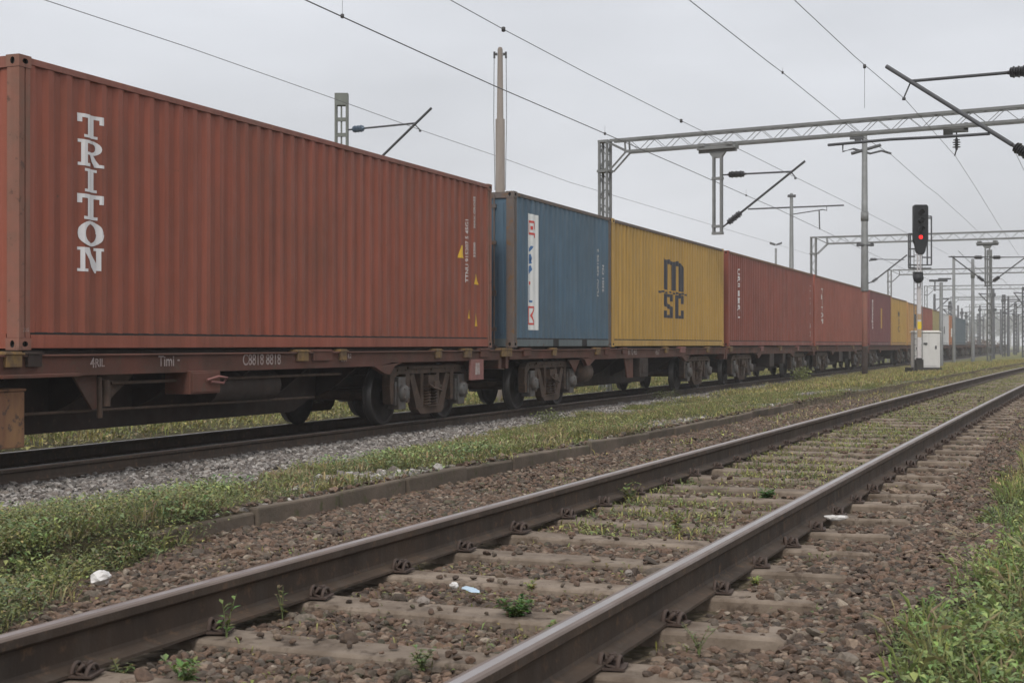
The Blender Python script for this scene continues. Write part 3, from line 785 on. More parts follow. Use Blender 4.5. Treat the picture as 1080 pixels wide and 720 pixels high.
def weed(x, y, h, n, leaf, label, colr, seed, lean=0.25, stems=4, z=None):
    root = empty('weed', (x, y, float(ground_h(x, y)) + 0.004 if z is None else z))
    r = random.Random(seed); st = MB(); V_ = []; F_ = []; T = []
    for s in range(stems):
        a = r.uniform(0, 2*PI); hh = h*r.uniform(0.6, 1.0); ln = lean*r.uniform(0.3, 1.2)
        pts = [Vector((math.cos(a)*ln*hh*t*t, math.sin(a)*ln*hh*t*t, hh*t)) for t in (0, 0.33, 0.66, 1.0)]
        st.tube(pts, [0.0022, 0.0018, 0.0014, 0.0008], 5)
        for k in range(n):
            t = r.uniform(0.25, 1.0); p = Vector((math.cos(a)*ln*hh*t*t, math.sin(a)*ln*hh*t*t, hh*t))
            b = r.uniform(0, 2*PI); e_ = r.uniform(-0.1, 0.8); L_ = leaf*r.uniform(0.6, 1.2); W_ = L_*0.42
            d = Vector((math.cos(b)*math.cos(e_), math.sin(b)*math.cos(e_), math.sin(e_))); sd = Vector((-math.sin(b), math.cos(b), 0))
            q = [p, p + d*L_*0.45 + sd*W_/2 + Vector((0, 0, L_*0.08)), p + d*L_ - Vector((0, 0, L_*0.12)), p + d*L_*0.45 - sd*W_/2 + Vector((0, 0, L_*0.08)), p + d*L_*0.45]
            i = len(V_); V_ += [tuple(w_) for w_ in q]; F_ += [(i, i+4, i+1), (i+4, i+2, i+1), (i, i+3, i+4), (i+3, i+2, i+4)]
            c = [colr[j]*r.uniform(0.7, 1.35) for j in range(3)]; T += [c]*5
    me = fast_mesh('leaf_cluster', np.array(V_), np.array(F_), M['leaf']); set_color(me, 'tint', np.array(T))
    link(bpy.data.objects.new('leaf_cluster', me), root)
    st.build('stem', M['stem'], root)
    tag(root, label, 'weed'); return root
def ground_at(px, py, z):
    """where the line of sight of a photo pixel meets height z (used only to measure the photograph)"""
    Z = 1500*(EYE - z)/(py - 363.0); X = (px - 540)/1500*Z
    return (math.cos(TH)*X - math.sin(TH)*Z, math.sin(TH)*X + math.cos(TH)*Z)
GW = (0.13, 0.19, 0.05)
for i, (px, py, h, n, leaf, st, lab, c) in enumerate([
    (239, 672, 0.24, 12, 0.040, 2, 'tall thin green weed rising in front of the rail near the kerb side', GW),
    (298, 646, 0.15, 9, 0.026, 3, 'small dry stalked weed against the inner side of the rail', (0.17, 0.16, 0.07)),
    (196, 716, 0.11, 16, 0.040, 6, 'leafy weed on the nearest sleeper end between the rails', (0.14, 0.20, 0.06)),
    (128, 708, 0.09, 12, 0.030, 4, 'low weed under the rail foot at the lower corner', (0.16, 0.18, 0.06)),
    (545, 650, 0.12, 30, 0.038, 10, 'bushy dark green weed between two sleepers close to the shiny rail', (0.10, 0.17, 0.05)),
    (585, 664, 0.08, 30, 0.034, 10, 'spreading low weed touching the inner foot of the shiny rail', (0.13, 0.19, 0.06)),
    (445, 700, 0.09, 14, 0.030, 7, 'feathery pale green weed on the brown stones between sleepers', (0.16, 0.19, 0.08)),
    (560, 618, 0.07, 12, 0.028, 5, 'yellow green weed sprouting behind the blue wrapper', (0.22, 0.24, 0.06)),
    (664, 525, 0.14, 12, 0.045, 5, 'pale weed by the inner side of the kerb side rail', (0.17, 0.20, 0.07)),
    (712, 555, 0.10, 14, 0.040, 6, 'yellowish weed in the middle of the track by a pale stone', (0.20, 0.21, 0.07)),
    (808, 524, 0.10, 20, 0.055, 8, 'dark green clump in the middle of the track', (0.09, 0.17, 0.05)),
    (795, 610, 0.05, 10, 0.030, 4, 'bright yellow green sprout outside the shiny rail between clips', (0.28, 0.32, 0.08)),
    (737, 680, 0.12, 10, 0.022, 5, 'thin sprawling weed on the sleeper end outside the shiny rail', (0.17, 0.18, 0.09)),
]):
    gx, gy = ground_at(px, py, -0.18)
    weed(gx, gy, h, n, leaf, lab, c, 100 + i, stems=st, lean=0.2 if i < 2 else 0.7)

# dry stalks on the slope
def dry_stalks(px, py, n, h, label, seed):
    gx, gy = ground_at(px, py, -0.22); r = random.Random(seed)
    m = MB()
    for i in range(n):
        a = r.uniform(0, 2*PI); L_ = h*r.uniform(0.5, 1.1); up = r.uniform(0.1, 0.9)
        pts = [Vector((r.uniform(-0.03, 0.03), r.uniform(-0.03, 0.03), 0)) + Vector((math.cos(a)*L_*t*(1 - up*0.5), math.sin(a)*L_*t*(1 - up*0.5), L_*up*(t - 0.55*t*t))) for t in np.linspace(0, 1, 6)]
        m.tube(pts, [0.003, 0.0028, 0.0024, 0.002, 0.0014, 0.0008], 5)
    o = m.build('dry_stalks', M['straw']); o.location = (gx, gy, float(ground_h(gx, gy))); tag(o, label, 'plant'); return o
M['straw'] = material('dry_straw', (0.36, 0.29, 0.19), rough=0.8, alt=(0.24, 0.19, 0.12), scale=20)
dry_stalks(1018, 602, 26, 0.34, 'tangle of dry straw coloured stalks on the ballast slope above the green weeds', 5)
dry_stalks(1020, 570, 16, 0.30, 'upright dry pale stalks by the edge of the weeds', 6)

# litter
def crumple(name, px, py, z, size, mat, label, cat, seed, flat=0.6, stretch=1.0):
    gx, gy = ground_at(px, py, z); r = np.random.default_rng(seed)
    v, f = ico(3)
    d = v.copy()
    for _ in range(16):
        a = r.normal(size=3); a /= np.linalg.norm(a); t = d @ a; d += np.outer(np.sin(t*r.uniform(4, 13) + r.uniform(0, 6))*0.075, a)
    d *= np.array([stretch, 1, flat])*size
    me = fast_mesh(name, d, f, mat); o = bpy.data.objects.new(name, me); link(o)
    o.location = (gx, gy, z + size*flat*0.6); o.rotation_euler = (0, 0, seed*1.1); tag(o, label, cat); return o
crumple('crumpled_bag', 107, 613, -0.13, 0.040, M['paper'], 'crumpled white plastic bag at the edge of the green weeds', 'litter', 3, 0.75)
crumple('torn_wrapper', 497, 622, -0.150, 0.024, M['paper_blue'], 'flattened white and pale blue wrapper lying beside a sleeper', 'litter', 5, 0.22, 3.0)
crumple('crumpled_paper', 479, 619, -0.150, 0.018, M['paper'], 'small ball of white paper next to the blue wrapper', 'litter', 7, 0.8)
crumple('plastic_scrap', 882, 547, -0.165, 0.045, M['paper'], 'scrap of white plastic outside the shiny rail by the clips', 'litter', 9, 0.35, 1.6)
crumple('pale_stone', 663, 606, -0.165, 0.020, M['mast_conc'], 'whitish stone between the sleepers against the shiny rail', 'stone', 11, 0.8)
crumple('pale_stone', 447, 636, -0.15, 0.024, M['mast_conc'], 'light grey stone lying by a green weed between two sleepers', 'stone', 13, 0.7)
# ------------------------------------------------------------------ container train
SIDE_X = -9.468          # plane of the container sides that face the camera
DECK = 0.822             # bottom of the containers
CW = 2.438
PER = 0.28; DEP = 0.029

def corr_breaks(u0, u1):
    """break points of the pressed side panel and their depth"""
    n = max(1, int(round((u1 - u0 - 0.07)/PER))); per = (u1 - u0 - 0.07)/n
    pts = []
    for k in range(n):
        a = u0 + k*per
        pts += [(a, 0.0), (a + per*0.26, 0.0), (a + per*0.5, DEP), (a + per*0.76, DEP)]
    pts += [(u0 + n*per, 0.0), (u1, 0.0)]
    return pts

def corr_sheet(mb, pts, z0, z1, f, mi=0):
    """f(u, depth, z) -> 3D"""
    vs = [f(u, d, z0) for u, d in pts] + [f(u, d, z1) for u, d in pts]; n = len(pts)
    mb.add(vs, [(i, i+1, i+1+n, i+n) for i in range(n - 1)], mi)

def holed_face(mb, o, u, v, n, wd, ht, rx, rz, mi=0, di=1, seg=16):
    """a face o + u*[0,wd] + v*[0,ht] with an oval hole running inwards along -n"""
    o, u, v, n = Vector(o), Vector(u), Vector(v), Vector(n)
    c = o + u*wd/2 + v*ht/2; outer = []; inner = []
    for k in range(seg):
        a = 2*PI*k/seg; cx, sx_ = math.cos(a), math.sin(a)
        inner.append(c + u*rx*cx + v*rz*sx_)
        s = 1/max(abs(cx)/(wd/2), abs(sx_)/(ht/2)); outer.append(c + u*cx*s + v*sx_*s)
    # exact corners
    for cu, cv in ((1, 1), (-1, 1), (-1, -1), (1, -1)):
        best = min(range(seg), key=lambda k: (outer[k] - (c + u*cu*wd/2 + v*cv*ht/2)).length)
        outer[best] = c + u*cu*wd/2 + v*cv*ht/2
    deep = [q - n*0.035 for q in inner]
    vs = outer + inner + deep
    mb.add(vs, [(i, (i+1) % seg, (i+1) % seg + seg, i + seg) for i in range(seg)], mi)
    mb.add(vs, [(i + seg, (i+1) % seg + seg, (i+1) % seg + 2*seg, i + 2*seg) for i in range(seg)] + [tuple(range(2*seg, 3*seg))], di)

def casting(mb, x, y, z, sx, sy, sz):
    """corner fitting whose outer corner is at (x, y, z); sx, sy, sz point inwards"""
    lx, ly, lz = 0.178, 0.162, 0.118
    x0, x1 = sorted((x, x + sx*lx)); y0, y1 = sorted((y, y + sy*ly)); z0, z1 = sorted((z, z + sz*lz))
    holed_face(mb, (x0, y, z0), (1, 0, 0), (0, 0, 1), (0, -sy, 0), lx, lz, 0.040, 0.027)
    holed_face(mb, (x, y0, z0), (0, 1, 0), (0, 0, 1), (-sx, 0, 0), ly, lz, 0.026, 0.036)
    holed_face(mb, (x0, y0, z), (1, 0, 0), (0, 1, 0), (0, 0, -sz), lx, ly, 0.03, 0.05)
    xi, yi, zi = x + sx*lx, y + sy*ly, z + sz*lz
    mb.add([(xi, y0, z0), (xi, y1, z0), (xi, y1, z1), (xi, y0, z1)], [(0, 1, 2, 3)])
    mb.add([(x0, yi, z0), (x1, yi, z0), (x1, yi, z1), (x0, yi, z1)], [(0, 1, 2, 3)])
    mb.add([(x0, y0, zi), (x1, y0, zi), (x1, y1, zi), (x0, y1, zi)], [(0, 1, 2, 3)])

def map_decal(name, src_bm, pts, mat, parent, lift=0.003):
    """lay flat lettering (x along the side, y up) onto the pressed panel"""
    bm = src_bm
    bmesh.ops.triangulate(bm, faces=bm.faces)
    for u, d in pts:
        g = bm.verts[:] + bm.edges[:] + bm.faces[:]
        bmesh.ops.bisect_plane(bm, geom=g, plane_co=(u, 0, 0), plane_no=(1, 0, 0), dist=1e-5)
    us_ = np.array([p[0] for p in pts]); ds = np.array([p[1] for p in pts])
    for v in bm.verts:
        x, z, extra = v.co.x, v.co.y, v.co.z
        v.co = (x, float(np.interp(x, us_, ds)) + 0.014 - lift - extra, z)
    me = bpy.data.meshes.new(name); bm.to_mesh(me); bm.free()
    me.materials.append(mat)
    o = bpy.data.objects.new(name, me); link(o, parent); return o

def poly_bm(polys, x, z, sx, sz):
    bm = bmesh.new()
    for i, pl in enumerate(polys):
        vs = [bm.verts.new((x + a*sx, z + b*sz, i*0.00025)) for a, b in pl]
        bm.faces.new(vs)
    return bm
def text_bm(s, x, z, size, rot=0.0, sx=1.0, bold=0.0, spacing=1.0, stack=False, align='LEFT'):
    cu = bpy.data.curves.new('t', 'FONT')
    cu.body = '\n'.join(s) if stack else s
    cu.size = size; cu.offset = bold; cu.space_character = spacing; cu.align_x = 'CENTER' if stack else align
    cu.space_line = 0.92
    cu.resolution_u = 3
    ob = bpy.data.objects.new('t', cu); col.objects.link(ob)
    dg = bpy.context.evaluated_depsgraph_get()
    me = bpy.data.meshes.new_from_object(ob.evaluated_get(dg))
    bm = bmesh.new(); bm.from_mesh(me)
    bpy.data.objects.remove(ob); bpy.data.curves.remove(cu); bpy.data.meshes.remove(me)
    c, s_ = math.cos(rot), math.sin(rot)
    for v in bm.verts:
        a, b = v.co.x*sx, v.co.y
        v.co = (x + a*c - b*s_, z + a*s_ + b*c, 0)
    return bm

# slab serif capitals, each in a 1 x 1 cell
def arc(cx, cy, rx, ry, tx, ty, a0, a1, n=10):
    out = []
    for i in range(n):
        p, q = a0 + (a1 - a0)*i/n, a0 + (a1 - a0)*(i + 1)/n
        out.append([(cx + rx*math.cos(p), cy + ry*math.sin(p)), (cx + rx*math.cos(q), cy + ry*math.sin(q)), (cx + (rx - tx)*math.cos(q), cy + (ry - ty)*math.sin(q)), (cx + (rx - tx)*math.cos(p), cy + (ry - ty)*math.sin(p))])
    return out
def box2(a, b, c, d): return [(a, c), (b, c), (b, d), (a, d)]
SERIF = {
    'T': [box2(0.0, 1.0, 0.84, 1.0), box2(0.0, 0.15, 0.64, 0.84), box2(0.85, 1.0, 0.64, 0.84), box2(0.34, 0.66, 0.12, 0.84), box2(0.20, 0.80, 0.0, 0.12)],
    'I': [box2(0.22, 0.78, 0.88, 1.0), box2(0.34, 0.66, 0.12, 0.88), box2(0.22, 0.78, 0.0, 0.12)],
    'O': arc(0.5, 0.5, 0.49, 0.51, 0.24, 0.13, 0, 2*PI, 28),
    'N': [box2(0.0, 0.34, 0.88, 1.0), box2(0.10, 0.24, 0.12, 0.88), box2(0.0, 0.36, 0.0, 0.12), [(0.24, 0.80), (0.24, 0.88), (0.34, 0.88), (0.34, 1.0), (0.42, 1.0), (0.76, 0.38), (0.76, -0.04), (0.70, -0.04)], box2(0.66, 1.0, 0.88, 1.0), box2(0.76, 0.90, 0.06, 0.88)],
    'R': [box2(0.02, 0.12, 0.88, 1.0), box2(0.12, 0.34, 0.12, 0.88), box2(0.02, 0.48, 0.0, 0.12), box2(0.12, 0.60, 0.88, 1.0), box2(0.34, 0.60, 0.44, 0.55)]
         + arc(0.60, 0.72, 0.32, 0.28, 0.20, 0.12, -PI/2, PI/2, 10) + [[(0.42, 0.44), (0.64, 0.44), (0.84, 0.12), (0.66, 0.05)], [(0.66, 0.0), (1.0, 0.0), (1.0, 0.12), (0.66, 0.12)]],
}

def container(name, label, cat_group, y0, y1, H, paint_, rail_, post_, pocket=False, door_end=False, detail=True, end_paint=None, marks=None):
    Lc = y1 - y0
    root = empty(name, (SIDE_X, y0, DECK), PI/2)
    tag(root, label, 'container', cat_group)
    # local axes: x along the train, y away from the camera, z up
    pts = corr_breaks(0.165, Lc - 0.165)
    zb, zt = 0.172, H - 0.075
    for s in (0, 1):
        m = MB(); f = (lambda u, d, z: (u, 0.014 + d, z)) if s == 0 else (lambda u, d, z: (u, CW - 0.014 - d, z))
        corr_sheet(m, pts, zb, zt, f); m.build('side_panel', paint_, root, fix=False)
    epts = corr_breaks(0.16, CW - 0.16)
    for s in (0, 1):
        m = MB(); f = (lambda u, d, z: (0.03 + d, u, z)) if s == 0 else (lambda u, d, z: (Lc - 0.03 - d, u, z))
        if door_end and s == 0:
            for a, b in ((0.16, CW/2 - 0.006), (CW/2 + 0.006, CW - 0.16)):
                m2 = MB(); m2.box(0.035, 0.075, a, b, 0.16, H - 0.12)
                n_ = 5
                for q in range(n_): m2.box(0.022, 0.035, a + 0.05 + (b - a - 0.1)*q/n_, a + 0.05 + (b - a - 0.1)*(q + 0.6)/n_, 0.24, H - 0.2)
                dr = m2.build('door', end_paint or paint_, root, bevel=0.004)
                for q in (0.22, 0.72):
                    y_ = a + (b - a)*q; m3 = MB(); m3.tube([(0.0, y_, 0.06), (0.0, y_, H - 0.05)], 0.016, 8)
                    for zz_ in (0.3, 0.95, 1.9, H - 0.3): m3.box(-0.02, 0.022, y_ - 0.04, y_ + 0.04, zz_, zz_ + 0.07)
                    m3.box(-0.035, -0.012, y_ - 0.05, y_ + 0.32, 1.02, 1.05)
                    m3.build('locking_bar', post_, dr)
        else:
            corr_sheet(m, epts, 0.16, H - 0.12, f); m.build('end_panel', end_paint or paint_, root, fix=False)
    # rails
    for s in (0, 1):
        m = MB(); a, b = (0.004, 0.064) if s == 0 else (CW - 0.064, CW - 0.004)
        m.box(0.178, Lc - 0.178, a, b, H - 0.078, H - 0.012); m.build('top_rail', rail_[0], root, bevel=0.004 if detail else 0)
        m = MB(); a, b = (0.003, 0.05) if s == 0 else (CW - 0.05, CW - 0.003)
        segs = [(0.178, Lc - 0.178)]
        if pocket:
            c_ = Lc/2; segs = [(0.178, c_ - 1.25), (c_ - 0.88, c_ + 0.20), (c_ + 0.57, Lc - 0.178)]
            segs = [(0.178, Lc*0.36), (Lc*0.36 + 0.36, Lc*0.66), (Lc*0.66 + 0.36, Lc - 0.178)]
        for p_, q_ in segs:
            m.box(p_, q_, a, b, 0.018, 0.150)
        m.box(0.18, Lc - 0.18, a + (0.014 if s == 0 else -0.0), b + (0.02 if s == 0 else -0.014), 0.02, 0.176, 1)  # dark strip paints the shadow line above the rail and in the pockets
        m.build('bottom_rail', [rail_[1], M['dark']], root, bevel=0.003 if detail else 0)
    for e in (0, 1):
        m = MB(); a, b = (0.006, 0.07) if e == 0 else (Lc - 0.07, Lc - 0.006)
        m.box(a, b, 0.162, CW - 0.162, H - 0.12, H - 0.01); m.build('header', rail_[0], root)
        m = MB(); m.box(a, b, 0.162, CW - 0.162, 0.015, 0.16); m.build('end_sill', rail_[1], root)
    for ex in (0, 1):
        for s in (0, 1):
            m = MB(); x0 = 0.005 if ex == 0 else Lc - 0.005; dx = 1 if ex == 0 else -1; yy = 0.004 if s == 0 else CW - 0.004; dy = 1 if s == 0 else -1
            # folded post: two flanges with a shallow groove
            m.box(x0, x0 + dx*0.075, yy, yy + dy*0.15, 0.118, H - 0.118)
            m.box(x0 + dx*0.075, x0 + dx*0.10, yy + dy*0.012, yy + dy*0.15, 0.118, H - 0.118)
            m.box(x0 + dx*0.10, x0 + dx*0.165, yy + dy*0.002, yy + dy*0.10, 0.118, H - 0.118)
            m.build('corner_post', post_, root, bevel=0.005 if detail else 0)
            for top in (0, 1):
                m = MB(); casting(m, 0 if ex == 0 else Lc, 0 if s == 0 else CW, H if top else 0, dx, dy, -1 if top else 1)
                m.build('corner_casting', [post_, M['dark']], root)  # hole insides take the painted shade colour
    m = MB(); corr_sheet(m, corr_breaks(0.12, Lc - 0.12), 0.06, CW - 0.06, lambda u, d, z: (u, z, H - 0.035 - d*0.5)); m.build('roof', M['roof'], root, fix=False)
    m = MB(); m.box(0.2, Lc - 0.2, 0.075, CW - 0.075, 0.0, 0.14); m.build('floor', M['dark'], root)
    if marks: marks(root, pts, Lc, H)
    return root

def t_of(px):          # position along the train of a column of the photograph, measured on the side plane
    return 16361.0/(1125 - px) - 3.69
def h_of(px, py):      # height above the deck of a photo point on the side plane
    return (363 - py)*(t_of(px) + 3.69)*0.9317/1500 + EYE - DECK

def marks_first(root, pts, Lc, H):
    # tall brand name, one letter above the other
    x0 = t_of(84.5) - 11.114; wd = 0.40
    tops = [(120, 146), (147, 176), (177, 203), (204, 232), (232, 260), (260, 287)]
    for ch, (a, b) in zip('TRITON', tops):
        za, zb = h_of(96, b - 0.5), h_of(96, a + 1.0)
        bm = poly_bm(SERIF[ch], x0, za, wd, zb - za); map_decal('letter', bm, pts, M['mark_big'], root)
    # vertical code columns and triangles at the far end
    L_ = lambda px: t_of(px) - 11.114
    b = text_bm('TTNU 915207 5 45G1', L_(494.5), h_of(496, 298), 0.115, PI/2, 1.02, 0.002); map_decal('code_lettering', b, pts, M['mark'], root)
    b = text_bm('MAX.GROSS', L_(502), h_of(503, 241), 0.105, PI/2, 0.95, 0.002); map_decal('code_lettering', b, pts, M['mark'], root)
    b = text_bm('32500', L_(502), h_of(503, 272), 0.105, PI/2, 1.0, 0.003); map_decal('code_lettering', b, pts, M['mark'], root)
    for (px, py, w_, h_) in ((488, 272, 0.26, 0.21), (503.5, 300, 0.24, 0.18), (496, 336, 0.16, 0.16), (503.5, 344, 0.18, 0.22)):
        x, z = L_(px), h_of(px, py)
        bm = poly_bm([[(-0.5, 0), (0.5, 0), (0.12, 1), (-0.12, 1)]], x, z, w_, h_); map_decal('warning_sign', bm, pts, M['warn_yellow'], root)
    # shipping list plate scribbles above the lower corner
    b = text_bm('22G', 0.06, 0.18, 0.05); 
    for v in b.verts: v.co.y += 0.0
    map_decal('post_lettering', b, [(-1, -0.014), (20, -0.014)], M['mark_dim'], root, lift=0.0)
def marks_blue(root, pts, Lc, H):
    L_ = lambda px: t_of(px) - 24.37
    x0, x1 = L_(557.5), L_(568.5); z0, z1 = h_of(563, 348), h_of(563, 226)
    bm = poly_bm([box2(0, 1, 0, 1)], x0, z0, x1 - x0, z1 - z0); st = map_decal('white_panel', bm, pts, M['sticker'], root)
    W_ = x1 - x0
    def put(polys, mat, za, zb, xa=0.06, xb=0.70):
        bm = poly_bm(polys, x0 + W_*xa, za, W_*(xb - xa), zb - za); o = map_decal('panel_lettering', bm, pts, mat, st, lift=0.006)
    Z = lambda py: h_of(563, py)
    # red boxed letter with a white square inside
    put([box2(0, 1, 0.84, 1), box2(0, 0.2, 0, 0.84), box2(0.2, 0.8, 0, 0.16), box2(0.8, 1, 0.42, 0.84), box2(0.86, 1.05, -0.15, 0.18), box2(0.38, 0.62, 0.36, 0.62)], M['logo_red'], Z(248), Z(233))
    put([[(0.1, 0.0), (0.5, 0.1), (1.0, 0.95), (0.6, 1.0), (0.35, 0.6), (0.0, 0.9)]], M['logo_blue'], Z(266), Z(259.5), 0.05, 0.5)
    put([[(0.1, 0), (0.9, 0.1), (0.8, 0.3), (0.35, 0.42), (0.9, 0.62), (0.7, 1.0), (0.2, 0.9), (0.05, 0.5)]], M['logo_blue'], Z(279), Z(268), 0.05, 0.42)
    put([[(0.2, 0.0), (0.6, 0.2), (1.0, 0.55), (0.8, 1.0), (0.3, 0.9), (0.0, 0.4)]], M['logo_blue'], Z(290), Z(280), 0.02, 0.4)
    put([box2(0.15, 0.75, 0.0, 1.0)], M['logo_red'], Z(300.5), Z(297), 0.08, 0.36)
    put([box2(0.0, 0.34, 0.12, 1.0), [(0.0, 0.12), (0.3, 0.0), (1.0, 0.0), (1.0, 0.12), (0.34, 0.12)]], M['logo_blue'], Z(319), Z(301), 0.08, 0.40)
    put([box2(0, 1, 0.9, 1), box2(0, 0.16, 0.1, 0.9), box2(0, 1, 0, 0.1), [(0.84, 0.9), (1, 0.9), (0.62, 0.5), (1.0, 0.1), (0.84, 0.1), (0.44, 0.5)]], M['logo_red'], Z(342.5), Z(323), 0.0, 0.62)
    b = text_bm('FLXU 428106 2', L_(632.5), h_of(633, 313), 0.13, PI/2, 1.25, 0.002); map_decal('code_lettering', b, pts, M['mark'], root)
    b = text_bm('22G1 CN', L_(637.5), h_of(637, 308), 0.10, PI/2, 1.5, 0.002); map_decal('code_lettering', b, pts, M['mark'], root)
def door_marks(root):
    # codes on the dark door end of the blue container
    for (yy, z, txt, s_) in ((0.90, 2.27, 'FLXU 42', 0.115), (0.90, 1.72, '106 2', 0.13), (0.90, 0.95, '22G1', 0.13), (1.06, 2.1, 'MAX', 0.10)):
        bm = text_bm(txt, 0, 0, s_, -PI/2 if False else PI/2, 1.0, 0.003)
        me = bpy.data.meshes.new('door_lettering')
        for v in bm.verts: v.co = (0.018, yy - v.co.x, z - 0.4 + v.co.y)
        bm.to_mesh(me); bm.free(); me.materials.append(M['mark']); link(bpy.data.objects.new('door_lettering', me), root)
def marks_yellow(root, pts, Lc, H):
    L_ = lambda px: t_of(px) - 30.45
    x0, x1 = L_(700.6), L_(721.5); z0, z1 = h_of(710, 307), h_of(710, 273)
    P = [[(0.0, 0.04), (0.24, 0.0), (0.24, 0.86), (0.14, 0.93), (0.0, 0.98)], [(0.14, 0.93), (0.30, 0.97), (0.44, 0.90), (0.44, 0.80), (0.24, 0.82)],
         [(0.40, 0.02), (0.62, 0.02), (0.62, 0.84), (0.54, 0.92), (0.44, 0.90), (0.40, 0.86)], [(0.54, 0.92), (0.72, 0.97), (0.86, 0.90), (0.86, 0.80), (0.62, 0.80)],
         [(0.80, 0.02), (1.0, 0.02), (1.0, 0.78), (0.95, 0.88), (0.86, 0.90), (0.80, 0.84)]]
    for i in range(9):
        cx = -0.16 + i*0.165; P.append([(cx + 0.075*math.cos(a), -0.055 + 0.035*math.sin(a) + (0.012 if i % 2 else -0.012)) for a in np.linspace(0, 2*PI, 9)[:-1]])
    bm = poly_bm(P, x0, z0, x1 - x0, z1 - z0); map_decal('company_letter', bm, pts, M['logo_navy'], root)
    za, zb = h_of(710, 335.5), h_of(710, 310.5); hh = zb - za; ww = (x1 - x0)
    S = [box2(0.0, 1.0, 0.87, 1.0), box2(0.0, 0.36, 0.53, 0.87), box2(0.66, 1.0, 0.70, 0.87), [(0.0, 0.53), (0.66, 0.36), (1.0, 0.47), (0.36, 0.64)], box2(0.64, 1.0, 0.13, 0.47), box2(0.0, 0.34, 0.13, 0.30), box2(0.0, 1.0, 0.0, 0.13)]
    Cc = [box2(0.0, 1.0, 0.87, 1.0), box2(0.0, 0.38, 0.13, 0.87), box2(0.66, 1.0, 0.64, 0.87), box2(0.66, 1.0, 0.13, 0.36), box2(0.0, 1.0, 0.0, 0.13)]
    for G, a in ((S, 0.0), (Cc, 0.56)):
        bm = poly_bm(G, x0 + ww*a, za, ww*0.44, hh); map_decal('company_letter', bm, pts, M['logo_navy'], root)
    # dark scuffs on the lower rail
def vertical_word(word, px, y0, ya, yb, mat, width=0.30, stack=True, bold=0.004):
    def f(root, pts, Lc, H):
        x = t_of(px) - y0; za, zb = h_of(px, yb), h_of(px, ya)
        bm = text_bm(word, 0, 0, 1.0, 0, 1.0, bold, stack=stack)
        xs = [v.co.x for v in bm.verts]; zs = [v.co.y for v in bm.verts]
        sx = width/(max(xs) - min(xs)); sz = (zb - za)/(max(zs) - min(zs))
        for v in bm.verts: v.co.x = x + (v.co.x - min(xs))*sx; v.co.y = za + (v.co.y - min(zs))*sz
        map_decal('lettering', bm, pts, mat, root)
    return f
def many(*fs):
    def g(*a):
        for f in fs: f(*a)
    return g
def panel_mark(px0, px1, y0, ya, yb, mat):
    def f(root, pts, Lc, H):
        a, b = t_of(px0) - y0, t_of(px1) - y0; z0, z1 = h_of(px0, yb), h_of(px0, ya)
        map_decal('painted_panel', poly_bm([box2(0, 1, 0, 1)], a, z0, b - a, z1 - z0), pts, mat, root)
    return f

HC = 2.876
grp = None
container('shipping_container', 'large red container with tall white TRITON letters, nearest car of the train', None, 11.114, 23.306, HC, M['red'], (M['red_rail'], M['red']), M['post_red'], marks=marks_first)
DEP = 0.020
cb = container('shipping_container', 'short blue container with a white lettered panel, next to the yellow one', None, 24.37, 30.38, HC, M['blue'], (M['post_dark'], M['blue_rail']), M['post_dark'], pocket=True, door_end=True, end_paint=M['blue'], marks=marks_blue)
door_marks(cb)
DEP = 0.034
container('shipping_container', 'yellow container with a big black m over SC lettering on its side', None, 30.45, 41.57, HC, M['yellow'], (M['post_dark'], M['yellow']), M['yellow'], marks=marks_yellow)
y_ = 42.2
container('shipping_container', 'brownish red container with white slanted lettering, directly behind the yellow MSC one', None, y_, 57.48, HC, M['red_faded'], (M['roof'], M['red_faded']), M['red_faded'],
          marks=many(vertical_word('CAPITAL', 778, y_, 283, 335, M['mark_big'], 0.55, bold=0.035), vertical_word('CLHU 90', 854.5, y_, 301, 355, M['mark_dim'], 0.22)))
y_ = 57.95
container('shipping_container', 'orange red container with faint white lettering, standing behind the concrete mast', None, y_, 74.0, HC, M['red_bright'], (M['roof'], M['red_faded']), M['red_bright'],
          marks=many(vertical_word('TRITON', 866.5, y_, 304, 341, M['mark'], 0.5, bold=0.03)))
y_ = 75.2
container('shipping_container', 'maroon container with a white letter column and a narrow yellow panel', None, y_, 84.5, HC, M['maroon'], (M['roof'], M['maroon']), M['maroon'], detail=False,
          marks=many(vertical_word('TEXTAINER', 920, y_, 316, 347, M['mark_big'], 0.6, bold=0.04), panel_mark(929.2, 930.8, y_, 325, 346, M['yellow'])))
y_ = 84.75
container('shipping_container', 'ochre yellow container with a small black MSC mark, behind the maroon one', None, y_, 93.4, HC - 0.06, M['yellow'], (M['roof'], M['ochre']), M['ochre'], detail=False,
          marks=many(vertical_word('MSC', 947.5, y_, 328, 350, M['logo_navy'], 0.9, bold=0.03)))
container('shipping_container', 'tan orange container half hidden by the signal post', None, 94.0, 103.1, 2.76, M['ochre'], (M['roof'], M['ochre']), M['ochre'], detail=False, marks=panel_mark(964.5, 966.5, 94.0, 331, 345, M['logo_navy']))
container('shipping_container', 'dull orange red container just above the white cabinet', None, 103.7, 112.0, 2.74, M['red_bright'], (M['roof'], M['red_bright']), M['red_bright'], detail=False)
container('shipping_container', 'olive yellow container above the far corner of the white cabinet', None, 112.4, 118.2, 2.70, M['olive'], (M['roof'], M['olive']), M['olive'], detail=False)
container('shipping_container', 'off white container with a dark mark, behind the cabinet', None, 119.0, 128.0, 2.62, M['white_box'], (M['white_box'], M['white_box']), M['white_box'], detail=False, marks=panel_mark(995.8, 996.5, 119.0, 344, 352, M['logo_navy']))
